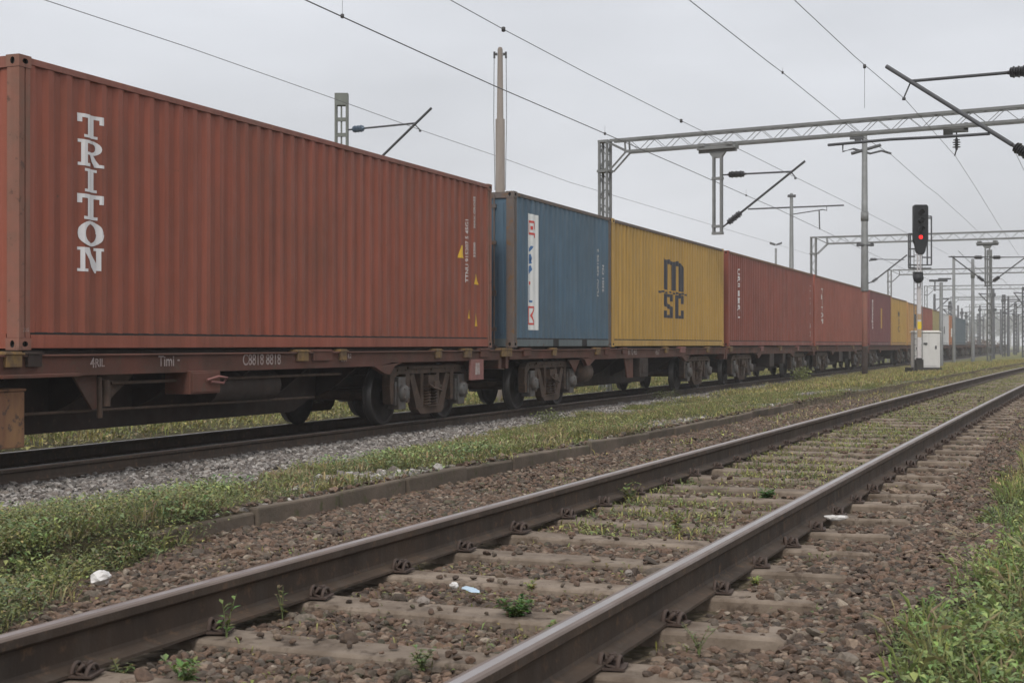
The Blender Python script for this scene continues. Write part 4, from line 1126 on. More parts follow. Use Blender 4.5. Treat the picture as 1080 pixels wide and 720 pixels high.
container('shipping_container', 'narrow bright orange container between the white and the grey blue one', None, 128.8, 133.9, 2.6, M['orange'], (M['orange'], M['orange']), M['orange'], detail=False, marks=panel_mark(1003.3, 1004.6, 128.8, 346, 355, M['sticker']))
container('shipping_container', 'grey blue container, farthest loaded one before the empty wagons', None, 134.5, 150.0, 2.55, M['teal'], (M['teal'], M['teal']), M['teal'], detail=False)

# ------------------------------------------------------------------ wagons
TC = -10.71             # centre line of the train track
RZ = TRAIN_TOP          # rail height
def bogie_shapes(detail):
    """meshes of one bogie in its own frame: x along the track, y across, z above the rail; visible side is y<0"""
    W = {}
    # wheel, outer face towards -y
    m = MB()
    m.lathe([(0.0, 0.08), (-0.03, 0.10), (-0.035, 0.17), (0.015, 0.24), (0.02, 0.36), (-0.03, 0.395), (-0.045, 0.40), (-0.045, 0.44)], (0, 0, 0), (0, 1, 0), 36, 0)
    m.lathe([(-0.045, 0.44), (-0.040, 0.452), (0.045, 0.460), (0.065, 0.466)], (0, 0, 0), (0, 1, 0), 36, 1)
    m.lathe([(0.065, 0.466), (0.075, 0.488), (0.088, 0.487), (0.092, 0.40), (0.05, 0.36), (0.05, 0.24), (0.10, 0.15), (0.10, 0.07)], (0, 0, 0), (0, 1, 0), 36, 0)
    W['wheel'] = m
    # cast side frame
    f = lambda u, v, t: (u, t, v)
    m = MB()
    top = [(-1.50, 0.62), (-1.48, 0.80), (-1.36, 0.895), (-1.10, 0.92), (1.10, 0.92), (1.36, 0.895), (1.48, 0.80), (1.50, 0.62), (1.36, 0.62), (1.33, 0.74), (1.20, 0.79), (-1.20, 0.79), (-1.33, 0.74), (-1.36, 0.62)]
    half1 = [(-1.50, 0.62), (-1.48, 0.80), (-1.36, 0.895), (-1.10, 0.92), (0, 0.92), (0, 0.79), (-1.20, 0.79), (-1.33, 0.74), (-1.36, 0.62)]
    for s in (1, -1):
        m.prism([(u*s, v) for u, v in half1], f, -0.07, 0.07)
        m.prism([(s*u, v) for u, v in [(-1.50, 0.62), (-1.36, 0.62), (-1.365, 0.34), (-1.46, 0.34)]], f, -0.068, 0.068)
        m.prism([(s*u, v) for u, v in [(-0.93, 0.79), (-0.78, 0.79), (-0.80, 0.34), (-0.90, 0.34)]], f, -0.066, 0.066)
        m.prism([(s*u, v) for u, v in [(-0.78, 0.76), (-0.62, 0.79), (-0.28, 0.24), (-0.40, 0.16), (-0.52, 0.22)]], f, -0.06, 0.075)
        m.prism([(s*u, v) for u, v in [(-0.36, 0.79), (-0.25, 0.79), (-0.25, 0.26), (-0.36, 0.26)]], f, -0.055, 0.055)
    m.prism([(-0.52, 0.22), (-0.40, 0.14), (0.40, 0.14), (0.52, 0.22), (0.28, 0.26), (-0.28, 0.26)], f, -0.075, 0.075)
    m.box(-0.9, 0.9, -0.10, -0.07, 0.865, 0.905)
    for bx in (-1.25, -0.95, -0.55, 0.0, 0.55, 0.95, 1.25):
        m.lathe([(0, 0), (0, 0.018), (-0.016, 0.016), (-0.016, 0)], (bx, -0.072, 0.855), (0, 1, 0), 8)
    W['side_frame'] = m
    m = MB()      # axle box with its round cover
    m.box(-0.19, 0.19, -0.06, 0.12, -0.18, 0.18)
    m.box(-0.13, 0.13, -0.09, 0.10, -0.25, 0.25)
    m.lathe([(0.0, 0.0), (0.0, 0.10), (0.02, 0.125), (0.07, 0.135), (0.12, 0.135)], (0, -0.17, 0), (0, 1, 0), 20)
    for a in range(4):
        an = PI/4 + a*PI/2; m.lathe([(0, 0), (0, 0.018), (0.03, 0.018)], (0.10*math.cos(an), -0.185, 0.10*math.sin(an)), (0, 1, 0), 6)
    W['axle_box'] = m
    m = MB()      # springs and bolster end
    for cx in (-0.13, 0.13):
        pts = [(cx + 0.085*math.cos(2*PI*k/10), -0.02 + 0.085*math.sin(2*PI*k/10), 0.27 + 0.0046*k) for k in range(60)]
        m.tube(pts, 0.017, 6)
    m.box(-0.24, 0.24, -0.16, 0.13, 0.555, 0.60); m.box(-0.20, 0.20, -0.12, 0.13, 0.60, 0.76)
    m.box(-0.24, 0.24, -0.14, 0.12, 0.262, 0.275); m.box(-0.10, 0.10, -0.19, -0.16, 0.56, 0.66)
    m.tube([(-0.30, -0.17, 0.62), (-0.12, -0.19, 0.55), (0.05, -0.19, 0.53), (0.22, -0.17, 0.50)], 0.018, 6)
    W['spring_nest'] = m
    return W
BS = bogie_shapes(True)
BM_ = {}
def build_bogie(parent, cx, wb=2.3, full=True):
    # bogie frame is a part of the wagon; wheels, side frames, boxes and springs are its sub-parts
    m = MB(); m.box(-0.28, 0.28, -0.86, 0.86, 0.50, 0.75); m.box(-1.0, 1.0, -0.12, 0.12, 0.42, 0.56)
    for s in (-1, 1): m.tube([(s*wb/2, -0.68, 0.46), (s*wb/2, 0.68, 0.46)], 0.085, 12)
    b = m.build('bogie', M['bogie'], parent); b.location = (cx, 0, RZ)
    def sub(nm, mats, loc, rz=0, bev=0.0):
        if (nm) not in BM_:
            o = BS[nm].build(nm, mats, b, bevel=bev); BM_[nm] = o
        else:
            o = BM_[nm].copy(); link(o, b)
        o.parent = b; o.location = loc; o.rotation_euler = (0, 0, rz)
    for sx in (-1, 1):
        sub('wheel', [M['wheel'], M['tread']], (sx*wb/2, -0.775, 0.46)); sub('wheel', None, (sx*wb/2, 0.775, 0.46), PI)
        sub('axle_box', [M['axlebox']], (sx*wb/2, -1.05, 0.50), 0, 0.012)
        if full: sub('axle_box', None, (sx*wb/2, 1.05, 0.50), PI)
    sub('side_frame', [M['bogie']], (0, -1.03, 0), 0, 0.014)
    sub('spring_nest', [M['bogie']], (0, -1.03, 0))
    if full:
        sub('side_frame', None, (0, 1.03, 0), PI); sub('spring_nest', None, (0, 1.03, 0), PI)
    return b

def wagon(label, y0, y1, group=None, near=False, bogies=None, text=None, deck_plates=True, plain=False):
    Lw = y1 - y0
    root = empty('container_wagon', (TC, y0, 0), PI/2)
    tag(root, label, 'wagon', group)
    ZT = DECK - 0.045
    bogies = bogies if bogies is not None else (2.85, Lw - 2.85)
    SY = 1.26
    for s in (-1, 1):
        m = MB(); a, b = sorted((s*SY, s*(SY - 0.10)))
        lo = [(0.15, 0.60), (bogies[0] + 1.75, 0.60), (bogies[0] + 2.2, 0.555), (bogies[1] - 2.2, 0.555), (bogies[1] - 1.75, 0.60), (Lw - 0.15, 0.60)]
        poly = [(0.15, ZT)] + lo + [(Lw - 0.15, ZT)]
        m.prism(poly, lambda u, v, t: (u, t, v), a, b)
        # flanges
        m.box(0.15, Lw - 0.15, *sorted((s*(SY + 0.035), s*(SY - 0.001))), ZT - 0.022, ZT - 0.002)
        if bogies[0] > 0:
            for cx, sg in ((bogies[0] + 1.95, 1), (bogies[1] - 1.95, -1)):   # gusset dropping down beside each bogie
                m.prism([(cx - sg*0.55, 0.598), (cx + sg*0.4, 0.553), (cx + sg*0.05, 0.44), (cx - sg*0.12, 0.42), (cx - sg*0.30, 0.55)], lambda u, v, t: (u, t, v), s*(SY - 0.08), s*(SY + 0.004))
        m.build('side_sill', M['wagon'], root, bevel=0.006 if near else 0)
    # deep fish-belly centre girders
    m = MB(); x0, x1 = bogies[0] + 1.3, bogies[1] - 1.3
    for s in (-1, 1):
        poly = [(x0, 0.74), (x0, 0.42), (x0 + 0.9, 0.30), (x0 + 2.0, -0.08), (x1 - 2.0, -0.08), (x1 - 0.9, 0.30), (x1, 0.42), (x1, 0.74)]
        if x1 - x0 < 4.5: poly = [(x0, 0.74), (x0, 0.42), (x0 + (x1-x0)*0.3, 0.0), (x1 - (x1-x0)*0.3, 0.0), (x1, 0.42), (x1, 0.74)]
        m.prism(poly, lambda u, v, t: (u, t, v), s*0.42, s*0.45)
        zz_ = poly[3][1]
        m.box(poly[3][0], poly[-5][0] if len(poly) > 6 else poly[3][0] + 0.1, *sorted((s*0.36, s*0.52)), zz_ - 0.022, zz_ - 0.001)
    m.box(0.3, Lw - 0.3, -0.35, 0.35, 0.60, 0.76)
    m.box(0.1, Lw - 0.1, -1.14, 1.14, 0.765, DECK - 0.006)
    m.build('centre_girder', M['grime'], root)
    # cross bearers reaching out to the sills
    n = max(2, int((bogies[1] - bogies[0] - 3.4)/1.5))
    for k in range(n):
        x = bogies[0] + 1.9 + (bogies[1] - bogies[0] - 3.8)*(k + 0.5)/n
        for s in (-1, 1):
            m = MB()
            m.prism([(0.46, 0.70), (SY - 0.11, 0.70), (SY - 0.11, 0.56), (0.75, 0.25), (0.46, 0.12)], lambda u, v, t: (x + t, s*u, v), -0.02, 0.02)
            m.box(x - 0.08, x + 0.08, *sorted((s*0.46, s*(SY - 0.12))), 0.698, 0.74)
            m.build('cross_bearer', M['grime'], root)
    # ends: headstock, buffers, coupling
    for e, x in ((0, 0.0), (1, Lw)):
        sg = 1 if e == 0 else -1
        m = MB(); m.box(x + sg*0.02, x + sg*0.16, -1.24, 1.24, 0.44, 0.74); m.box(x + sg*0.005, x + sg*0.02, -0.3, 0.3, 0.50, 0.72)
        m.build('headstock', M['wagon'], root, bevel=0.006 if near else 0)
        for s in (-1, 1):
            m = MB(); m.lathe([(0, 0.10), (0.20, 0.09), (0.20, 0.06), (0.40, 0.06), (0.40, 0.20), (0.43, 0.22), (0.45, 0.20), (0.455, 0.0)], (x + sg*0.02, s*0.875, 0.66), (-sg, 0, 0), 16)
            m.build('buffer', M['grime'], root)
    for s in (-1, 1):
        m = MB(); m.tube([(0.02, s*0.55, 0.5), (-0.10, s*0.55, 0.40), (-0.16, s*0.5, 0.22), (-0.30, s*0.45, 0.20), (-0.42, s*0.42, 0.36)], 0.022, 6); m.build('brake_hose', M['grime'], root)
    m = MB(); m.tube([(0.0, 0, 0.62), (-0.25, 0, 0.58), (-0.5, 0, 0.62)], 0.035, 8); m.tube([(0.0, 0.25, 0.5), (-0.2, 0.25, 0.25), (-0.45, 0.2, 0.5)], 0.025, 8); m.build('coupling', M['grime'], root)
    for cx in bogies:
        if cx > 0 or near: build_bogie(root, cx, full=not plain)
    return root

def spigots(root, xs, y=-1.30):
    for x, wd, c in xs:
        m = MB(); m.box(x - wd/2, x + wd/2, y, y + 0.12, DECK - 0.165, DECK - 0.012); m.box(x - wd/2 - 0.03, x + wd/2 + 0.03, y - 0.012, y + 0.13, DECK - 0.045, DECK - 0.028)
        m.build('container_spigot', M[c], root, bevel=0.005)

WP = [4.3, 23.87, 41.82, 57.72, 74.60, 93.70, 108.2, 118.6, 134.2, 150.2]
X_ = lambda px, y0: 16361.0*1.004/(1125 - px) - 3.72 - y0
w1 = wagon('nearest flat wagon, rusty red, with white stencilled numbers, under the red TRITON container', 4.3, 23.78, near=True, bogies=(-1.2 + 2.4, 23.87 - 4.3 - 2.85))
y0 = 4.3
spigots(w1, [(X_(8, y0), 0.22, 'spigot'), (X_(30, y0), 0.2, 'grime'), (X_(314, y0), 0.28, 'spigot'), (X_(335, y0), 0.5, 'wagon'), (X_(357, y0), 0.18, 'spigot'), (X_(458, y0), 0.22, 'spigot'), (X_(489, y0), 0.3, 'spigot'), (X_(507, y0), 0.4, 'wagon')])
def sill_text(root, txt, px, py, size, mat, y0, sx=1.0, bold=0.002):
    bm = text_bm(txt, X_(px, y0), EYE + (363 - py)*(t_of(px) + 3.72)*0.9317/1500, size, 0, sx, bold)
    me = bpy.data.meshes.new('stencil')
    for v in bm.verts: v.co = (v.co.x, -1.2645, v.co.y)
    bm.to_mesh(me); bm.free(); me.materials.append(mat); link(bpy.data.objects.new('stencil_lettering', me), root)
sill_text(w1, '4.', 91, 387.5, 0.15, M['mark_dim'], y0); sill_text(w1, 'RIL', 96, 386.5, 0.12, M['mark_dim'], y0)
sill_text(w1, 'Timi', 163, 386, 0.17, M['mark_dim'], y0, 1.0); sill_text(w1, '-', 183, 383, 0.16, M['mark_dim'], y0)
sill_text(w1, 'C8818 8818', 252, 385, 0.20, M['mark_dim'], y0, 0.92)
sill_text(w1, '32 t   8,2', 356, 377.5, 0.085, M['mark_dim'], y0); sill_text(w1, '26,5 t', 356, 381, 0.075, M['mark_dim'], y0)
# equipment hanging from the first wagon
m = MB(); xa = X_(26, y0); m.box(xa - 1.5, xa, -1.22, -0.62, -0.13, 0.42); m.box(xa - 1.52, xa + 0.012, -1.235, -0.60, 0.42, 0.45); m.build('equipment_box', M['rusty_yellow'], w1, bevel=0.02)
m = MB(); xb = X_(194, y0); m.box(xb, xb + 0.62, -1.30, -0.95, 0.30, 0.57); m.box(xb + 0.02, xb + 0.60, -1.315, -1.302, 0.32, 0.55); bb = m.build('brake_box', M['wagon'], w1, bevel=0.012)
m = MB(); m.tube([(xb + 0.30, -1.33, 0.46), (xb + 0.48, -1.37, 0.50), (xb + 0.66, -1.37, 0.48), (xb + 0.60, -1.36, 0.42), (xb + 0.36, -1.34, 0.44)], 0.016, 6); m.build('handle', M['pink_grime'], bb)
for (pa, pb, ya, yb, dep) in ((80, 107, 393, 430, -1.16), (112, 153, 391, 425, -1.05)):
    a, b = X_(pa, y0), X_(pb, y0); hz = lambda py, px: EYE + (363 - py)*(t_of(px) + 3.9)*0.9317/1500
    m = MB()
    if pa == 80: m.prism([(a, hz(393, pa)), (b, hz(393, pb)), (b, hz(430, pb)), (b - 0.08, hz(431, pb))], lambda u, v, t: (u, t, v), dep, dep + 0.03)
    else: m.prism([(a, hz(391, pa)), (b, hz(391, pb)), (b, hz(396, pb)), (a + 0.28, hz(422, pa)), (a, hz(424, pa))], lambda u, v, t: (u, t, v), dep, dep + 0.03)
    m.build('bracket_plate', M['wagon'] if pa == 80 else M['bogie'], w1, bevel=0.005)
m = MB(); m.tube([(X_(108, y0), -1.17, 0.53), (X_(109, y0), -1.17, 0.10)], 0.03, 8); m.tube([(X_(115, y0), -1.17, 0.5), (X_(115, y0), -1.17, 0.22)], 0.05, 10); m.build('brake_cylinder', M['bogie'], w1)
m = MB(); m.tube([(xb + 0.9, -0.9, 0.35), (xb + 2.4, -0.9, 0.35)], 0.19, 18); m.build('air_tank', M['grime'], w1)
m = MB(); m.tube([(xb - 1.2, -1.1, 0.46), (xb + 4.0, -1.1, 0.46)], 0.02, 6); m.tube([(xb - 3, -1.0, 0.18), (xb + 3.6, -0.9, 0.14)], 0.018, 6); m.build('brake_rod', M['bogie'], w1)
m = MB(); xl = X_(492, y0); m.box(xl, xl + 0.55, -1.30, -1.25, 0.27, 0.62); lp = m.build('end_plate', M['pink_grime'], w1, bevel=0.006)
m = MB(); m.box(xl + 0.17, xl + 0.36, -1.306, -1.301, 0.36, 0.56); m.build('label_holder', M['mark_dim'], lp)
for px in (0, 60):     # step ledges at the left
    m = MB(); a = X_(px - 10, y0); m.box(a, a + 1.15, -1.36, -1.10, 0.545 if px else 0.55, 0.585); m.build('step', M['wagon'], w1, bevel=0.006) if px == 0 else None

w2 = wagon('second flat wagon, under the blue and the yellow container', 23.95, 41.75, near=True)
y0 = 23.95
spigots(w2, [(X_(530, y0), 0.5, 'spigot'), (X_(552, y0), 0.35, 'wagon'), (X_(581, y0), 0.22, 'spigot'), (X_(627, y0), 0.3, 'spigot'), (X_(637, y0), 0.3, 'wagon'), (X_(655, y0), 0.3, 'wagon'), (X_(700, y0), 0.25, 'spigot'), (X_(717, y0), 0.5, 'pink_grime'), (X_(744, y0), 0.3, 'spigot')])
sill_text(w2, '81 72 455', 660, 374, 0.18, M['mark_dim'], y0); sill_text(w2, '4567', 689, 374, 0.18, M['mark_dim'], y0)
m = MB(); xq = X_(672, y0); m.box(xq, xq + 0.7, -1.28, -0.9, 0.10, 0.55); m.box(xq + 0.15, xq + 0.5, -1.30, -1.28, 0.2, 0.5); m.build('brake_box', M['grime'], w2, bevel=0.01)
m = MB(); xq = X_(617, y0); m.lathe([(0, 0.1), (0.0, 0.22), (0.7, 0.22), (0.75, 0.1)], (xq, -0.95, 0.28), (1, 0, 0), 18); m.build('air_tank', M['bogie'], w2)
m = MB(); m.prism([(X_(600, y0), 0.56), (X_(612, y0), 0.56), (X_(607, y0), 0.30)], lambda u, v, t: (u, t, v), -1.2, -1.17); m.build('bracket_plate', M['wagon'], w2); m = MB(); m.prism([(X_(659, y0), 0.56), (X_(668, y0), 0.56), (X_(668, y0), 0.1), (X_(662, y0), 0.1)], lambda u, v, t: (u, t, v), -1.2, -1.17); m.build('bracket_plate', M['wagon'], w2)
w3 = wagon('third flat wagon, under the brownish red container behind the yellow one', 41.85, 57.66)
spigots(w3, [(0.5, 0.3, 'spigot'), (5.2, 0.4, 'pink_grime'), (8.5, 0.3, 'spigot'), (12.0, 0.3, 'pink_grime'), (15.2, 0.3, 'wagon')])
m = MB(); m.box(6.6, 7.4, -1.26, -0.8, 0.12, 0.55); m.build('brake_box', M['grime'], w3); m = MB(); m.box(9.0, 9.5, -1.26, -0.8, 0.2, 0.55); m.build('brake_box', M['grime'], w3)
w4 = wagon('fourth flat wagon, under the orange red container behind the mast', 57.78, 74.52)
spigots(w4, [(0.5, 0.3, 'spigot'), (6, 0.4, 'wagon'), (11, 0.4, 'spigot'), (16.2, 0.3, 'wagon')])
m = MB(); m.box(6.6, 7.6, -1.26, -0.8, 0.12, 0.55); m.build('brake_box', M['grime'], w4); m = MB(); m.box(9.6, 10.3, -1.26, -0.8, 0.2, 0.55); m.build('brake_box', M['grime'], w4)
w5 = wagon('fifth flat wagon, under the maroon and the ochre container', 74.68, 93.55, plain=True)
labs = {93.70: 'flat wagon behind the signal post, under the tan orange container', 108.2: 'flat wagon hidden by the white cabinet, under the olive container',
        118.6: 'flat wagon just past the cabinet, under the off white container', 134.2: 'flat wagon under the last grey blue container'}
ends = WP[6:] + [150.2]
for i in range(5, 9):
    wagon(labs[WP[i]], WP[i] + 0.06, WP[i + 1] - 0.06, plain=True)
em = wagon('empty flat wagon at the far end of the train, without a container', 150.4, 168.2, group='empty flat wagons at the tail of the train', plain=True)
for k in range(1, 6):
    o = copy_tree(em); o.location = (TC, 150.4 + 18.3*k, 0)
# ------------------------------------------------------------------ masts, portals, wires, signal
def at(px, py, Z):
    """world point of a photo pixel at measured distance Z (used to turn measurements into coordinates)"""
    X = (px - 540)/1500*Z
    return Vector((math.cos(TH)*X - math.sin(TH)*Z, math.sin(TH)*X + math.cos(TH)*Z, EYE + (363 - py)/1500*Z))
CT, ST = math.cos(TH), math.sin(TH)

def portal(x0, y0, x1, y1, top, label, group=None, fine=True, leg2=True, shine=True):
    """portal frame: lattice legs and a lattice beam from (x0,y0) to (x1,y1)"""
    d = Vector((x1 - x0, y1 - y0, 0)); Lp = d.length; rz = math.atan2(d.y, d.x)
    root = empty('catenary_portal', (x0, y0, 0), rz)
    tag(root, label, 'portal', group)
    g = M['galv']; dep = 0.30; bh = 0.37 if fine else 0.38
    ch = 0.075 if fine else 0.085
    for e, x in ((0, 0.0), (1, Lp)):
        if e and not leg2: continue
        m = MB()
        for sx in (-0.13, 0.13):
            for sy in (-0.12, 0.12): m.box(x + sx - 0.035, x + sx + 0.035, sy - 0.035, sy + 0.035, -0.7, top + 0.02)
        n = int((top + 0.6)/0.45)
        for k in range(n):
            a, b = -0.6 + 0.45*k, -0.6 + 0.45*(k + 1)
            for sy in (-0.12, 0.12): m.bar((x - 0.13, sy, a if k % 2 else b), (x + 0.13, sy, b if k % 2 else a), 0.03, 0.012)
            if fine:
                for sx in (-0.13, 0.13): m.bar((x + sx, -0.12, a), (x + sx, 0.12, b), 0.03, 0.012)
        m.box(x - 0.19, x + 0.19, -0.18, 0.18, top - 0.95, top - 0.87); m.box(x - 0.17, x + 0.17, -0.16, 0.16, top - 0.03, top + 0.04)
        m.build('portal_leg', g, root)
    for nm, z in (('top_chord', top), ('bottom_chord', top - bh)):
        m = MB()
        for sy in (-dep/2, dep/2):
            m.bar((0.25 if nm == 'top_chord' else 0.75, sy, z), (Lp, sy, z), ch*1.1, ch)
        m.build(nm, g, root)
    m = MB(); n = int((Lp - 0.8)/0.42)
    for k in range(n):
        a, b = 0.8 + (Lp - 0.8)*k/n, 0.8 + (Lp - 0.8)*(k + 1)/n
        za, zb = (top - bh, top) if k % 2 else (top, top - bh)
        for sy in (-dep/2, dep/2): m.bar((a, sy, za), (b, sy, zb), 0.022, 0.012)
        if fine: m.bar((a, -dep/2, top), (b, dep/2, top), 0.02, 0.01)
    m.build('lacing', g, root)
    m = MB()
    for sy in (-dep/2, dep/2):
        m.bar((0.22, sy, top - 0.92), (0.80, sy, top - bh), 0.05, 0.04); m.bar((0.10, sy, top - 0.02), (0.80, sy, top - bh), 0.05, 0.04); m.bar((0.75, sy, top), (0.78, sy, top - bh), 0.05, 0.04)
    m.build('corner_brace', g, root)
    return root

def drop_frame(px, ztop, zbot, Z, label, side=1, both=False, beam_h=0.42):
    """two channels hanging from a portal beam with a pull-off bracket"""
    p = at(px, 363, Z)
    root = empty('hanging_support', (p.x, p.y, 0), -0.17)
    tag(root, label, 'wire support')
    g = M['galv']
    m = MB(); m.box(-0.58, 0.58, -0.16, 0.16, ztop - 0.02, ztop + 0.07); m.box(-0.58, 0.58, -0.03, 0.03, ztop - 0.10, ztop - 0.02)
    for s in (-0.42, 0.42): m.box(s - 0.09, s + 0.09, -0.2, 0.2, ztop + 0.07, ztop + 0.16)
    m.prism([(-0.25, ztop - 0.10), (0.25, ztop - 0.10), (0.13, ztop - 0.26), (-0.13, ztop - 0.26)], lambda u, v, t: (u, t, v), -0.05, 0.05)
    m.build('top_plate', g, root)
    for s in (-1, 1):
        m = MB(); m.box(s*0.115 - 0.03, s*0.115 + 0.03, -0.06, 0.06, zbot, ztop - 0.18); m.build('channel', g, root)
    m = MB()
    for z in (zbot + 0.02, zbot + 0.22, ztop - 0.85):
        m = MB(); m.box(-0.16, 0.16, -0.07, 0.07, z - 0.03, z + 0.04); m.build('tie_plate', g, root)
    return root

def bracket(name, label, pa, pb, tip, mast_top, mast_low, Z0, Z1, ins_px=None, tube=0.03, colr='galv_dark', extra=None, insr=0.075, inscol='insul'):
    pass

def strut_set(root_label, pts_top, pts_diag, Zf, tube_r=0.028, ins=('insul', 0.07, 0.45), reg=None, hook=None):
    """a pull-off bracket: top tube with insulator, diagonal tube with insulator. Points are (px, py) read off the photograph at distances Zf(px)"""
    A = [at(px, py, Zf(px)) for px, py in pts_top]; B = [at(px, py, Zf(px)) for px, py in pts_diag]
    o = A[0].copy(); root = empty('wire_bracket', o); tag(root, root_label, 'bracket')
    def rel(v): return v - o
    def part(nm, a, b, mat, r_, ins_len=0.0):
        m = MB()
        m.tube([rel(a), rel(b)], r_, 8); m.build(nm, mat, root)
    for nm, P_ in (('top_tube', A), ('diagonal_tube', B)):
        d = (P_[1] - P_[0]).normalized(); il = ins[2]
        m = MB(); m.tube([rel(P_[0] + d*(il + 0.15)), rel(P_[1])], tube_r if nm == 'diagonal_tube' else tube_r*0.75, 8); m.tube([rel(P_[0]), rel(P_[0] + d*0.16)], tube_r*0.7, 6); m.build(nm, M['galv_dark'], root)
        m = MB(); insulator(m, rel(P_[0] + d*0.14), rel(P_[0] + d*(0.14 + il)), ins[1], 7); m.build('insulator', M[ins[0]], root)
    if hook is not None:
        a, b = hook; m = MB(); m.tube([rel(at(*a, Zf(a[0]))), rel(at(*b, Zf(b[0])))], 0.016, 6); m.lathe([(0, 0.0), (0, 0.035), (0.05, 0.035), (0.05, 0)], rel(at(*b, Zf(b[0]))), (0, 0, -1), 8); m.build('wire_clamp', M['galv_dark'], root)
    if reg is not None:
        m = MB(); q = [rel(at(x, y, Zf(x))) for x, y in reg]; m.tube(q, tube_r*0.7, 8); m.build('steady_arm', M['galv_dark'], root)
    return root

# first portal over the near tracks
PX0, PY0, PX1, PY1 = -13.2, 41.7, -1.0, 39.55
dirp = Vector((PX1 - PX0, PY1 - PY0, 0)).normalized()
TOP1 = 7.09
portal(PX0, PY0, PX0 + dirp.x*19.5, PY0 + dirp.y*19.5, TOP1, 'nearest grey lattice portal spanning the tracks, its leg behind the yellow container')
portal(-13.2, 80.3, 6.5, 79.2, 6.85, 'second grey lattice portal, its leg rising behind the brownish red container')
portal(-13.2, 117.0, 9, 116.5, 6.8, 'third lattice portal, its leg rising above the ochre container', fine=False)
gp = 'lattice portals fading into the haze'
for k, yy in enumerate((153, 189, 226, 263, 300, 340)):
    portal(-13.6, yy, 14, yy, 6.9, 'distant thin lattice portal fading into haze', gp, fine=False)

# support hanging from the first portal, with its bracket
Zd = 40.6
drop_frame(757, EYE + (363 - 157)/1500*Zd + 0.0, EYE + (363 - 247)/1500*Zd, Zd, 'double channel support hanging from the nearest portal')
strut_set('thin pull-off bracket with dark insulators on the hanging double channel support', [(763, 184.5), (835, 181)], [(763, 239), (849, 170)], lambda x: 40.6 - 0.020*(x - 757), 0.034, ('insul', 0.10, 0.62), hook=((835, 182), (839, 187)))
# near bracket reaching in from a mast outside the picture
Zn = lambda x: 28 - 0.012*(x - 960)
bt = strut_set('big near wire bracket with two ribbed insulators in front of the portal', [(1094, 74), (962, 85.5)], [(1094, 169), (935, 70)], Zn, 0.042, ('insul', 0.115, 0.42), hook=((960, 88), (953.5, 103)), reg=[(1044, 141), (1000, 144), (940, 147), (873.5, 153)])
# the mast that carries it stands just outside the picture
mp_ = at(1100, 363, Zn(1100)); m = MB(); m.box(-0.15, -0.07, -0.12, 0.12, -0.4, 9.2); m.box(0.07, 0.15, -0.12, 0.12, -0.4, 9.2)
for k in range(20): m.box(-0.16, 0.16, -0.125, -0.115, 0.2 + k*0.45, 0.28 + k*0.45)
o = m.build('catenary_mast', M['galv']); o.location = (mp_.x, mp_.y, 0); tag(o, 'grey steel mast just beyond the edge of the view, carrying the big near bracket', 'mast')

# hanging insulator on the portal
Zi = 38.6
a_ = at(1009, 138, Zi); root = empty('hanging_insulator', a_); tag(root, 'dark ribbed insulator hanging under a small bracket on the nearest portal', 'insulator')
m = MB(); m.box(-0.34, -0.10, -0.12, 0.12, -0.12, 0.14); m.box(-0.10, 0.30, -0.1, 0.1, -0.04, 0.06); m.box(0.2, 0.3, -0.1, 0.1, 0.0, 0.2); m.build('clamp', M['galv'], root)
m = MB(); m.tube([(0, 0, -0.04), (0, 0, -0.22)], 0.02, 6); insulator(m, (0, 0, -0.2), (0, 0, -0.52), 0.11, 4); m.tube([(0, 0, -0.5), (-0.05, 0, -0.68)], 0.02, 6); m.build('insulator', M['insul'], root)

def steel_mast(px, top_py, Z, wd, label, bottom=-0.6, lattice=True, colr='galv_green', group=None, bars=True, cap=True):
    p = at(px, 363, Z); zt = EYE + (363 - top_py)/1500*Z
    root = empty('catenary_mast', (p.x, p.y, 0), TH); tag(root, label, 'mast', group)
    for s in (-1, 1):
        m = MB(); t = wd*0.16; m.box(*sorted((s*wd/2, s*(wd/2 - t))), -wd*0.35, wd*0.35, bottom, zt); m.build('channel', M[colr], root)
    m = MB(); n = int((zt - bottom)/0.42)
    m.box(-wd*0.06, wd*0.06, -wd*0.2, -wd*0.1, bottom, zt - 0.1)
    for k in range(n): m.box(-wd/2 + wd*0.15, wd/2 - wd*0.15, -wd*0.3, -wd*0.1 + 0.002, bottom + k*0.42, bottom + k*0.42 + 0.10)
    if cap: m.box(-wd/2 + 0.001, wd/2 - 0.001, -wd*0.36, wd*0.36, zt - 0.30, zt + 0.03)
    m.build('batten_plate', M[colr], root)
    return root
def tube_mast(px, top_py, Z, r0, r1, label, mat='mast_conc', step=None, group=None, bottom=-0.6, name='mast', collar=None):
    p = at(px, 363, Z); zt = EYE + (363 - top_py)/1500*Z
    root = empty('catenary_mast', (p.x, p.y, 0), TH); tag(root, label, 'mast', group)
    m = MB()
    if step is not None:
        zs = EYE + (363 - step[0])/1500*Z
        m.lathe([(bottom, r0), (zs, step[1]), (zs + 0.02, step[2]), (zt, r1), (zt + 0.05, r1*0.6), (zt + 0.05, 0)], (0, 0, 0), (0, 0, 1), 14)
    else: m.lathe([(bottom, r0), (zt, r1), (zt + 0.02, 0)], (0, 0, 0), (0, 0, 1), 12)
    m.build('shaft', M[mat], root)
    if collar is not None:
        for cz, ch_, cr in collar:
            zc = EYE + (363 - cz)/1500*Z; m = MB(); m.lathe([(0, 0), (0, cr), (ch_, cr), (ch_, 0)], (0, 0, zc), (0, 0, 1), 12); m.build('collar', M['galv'], root)
    return root
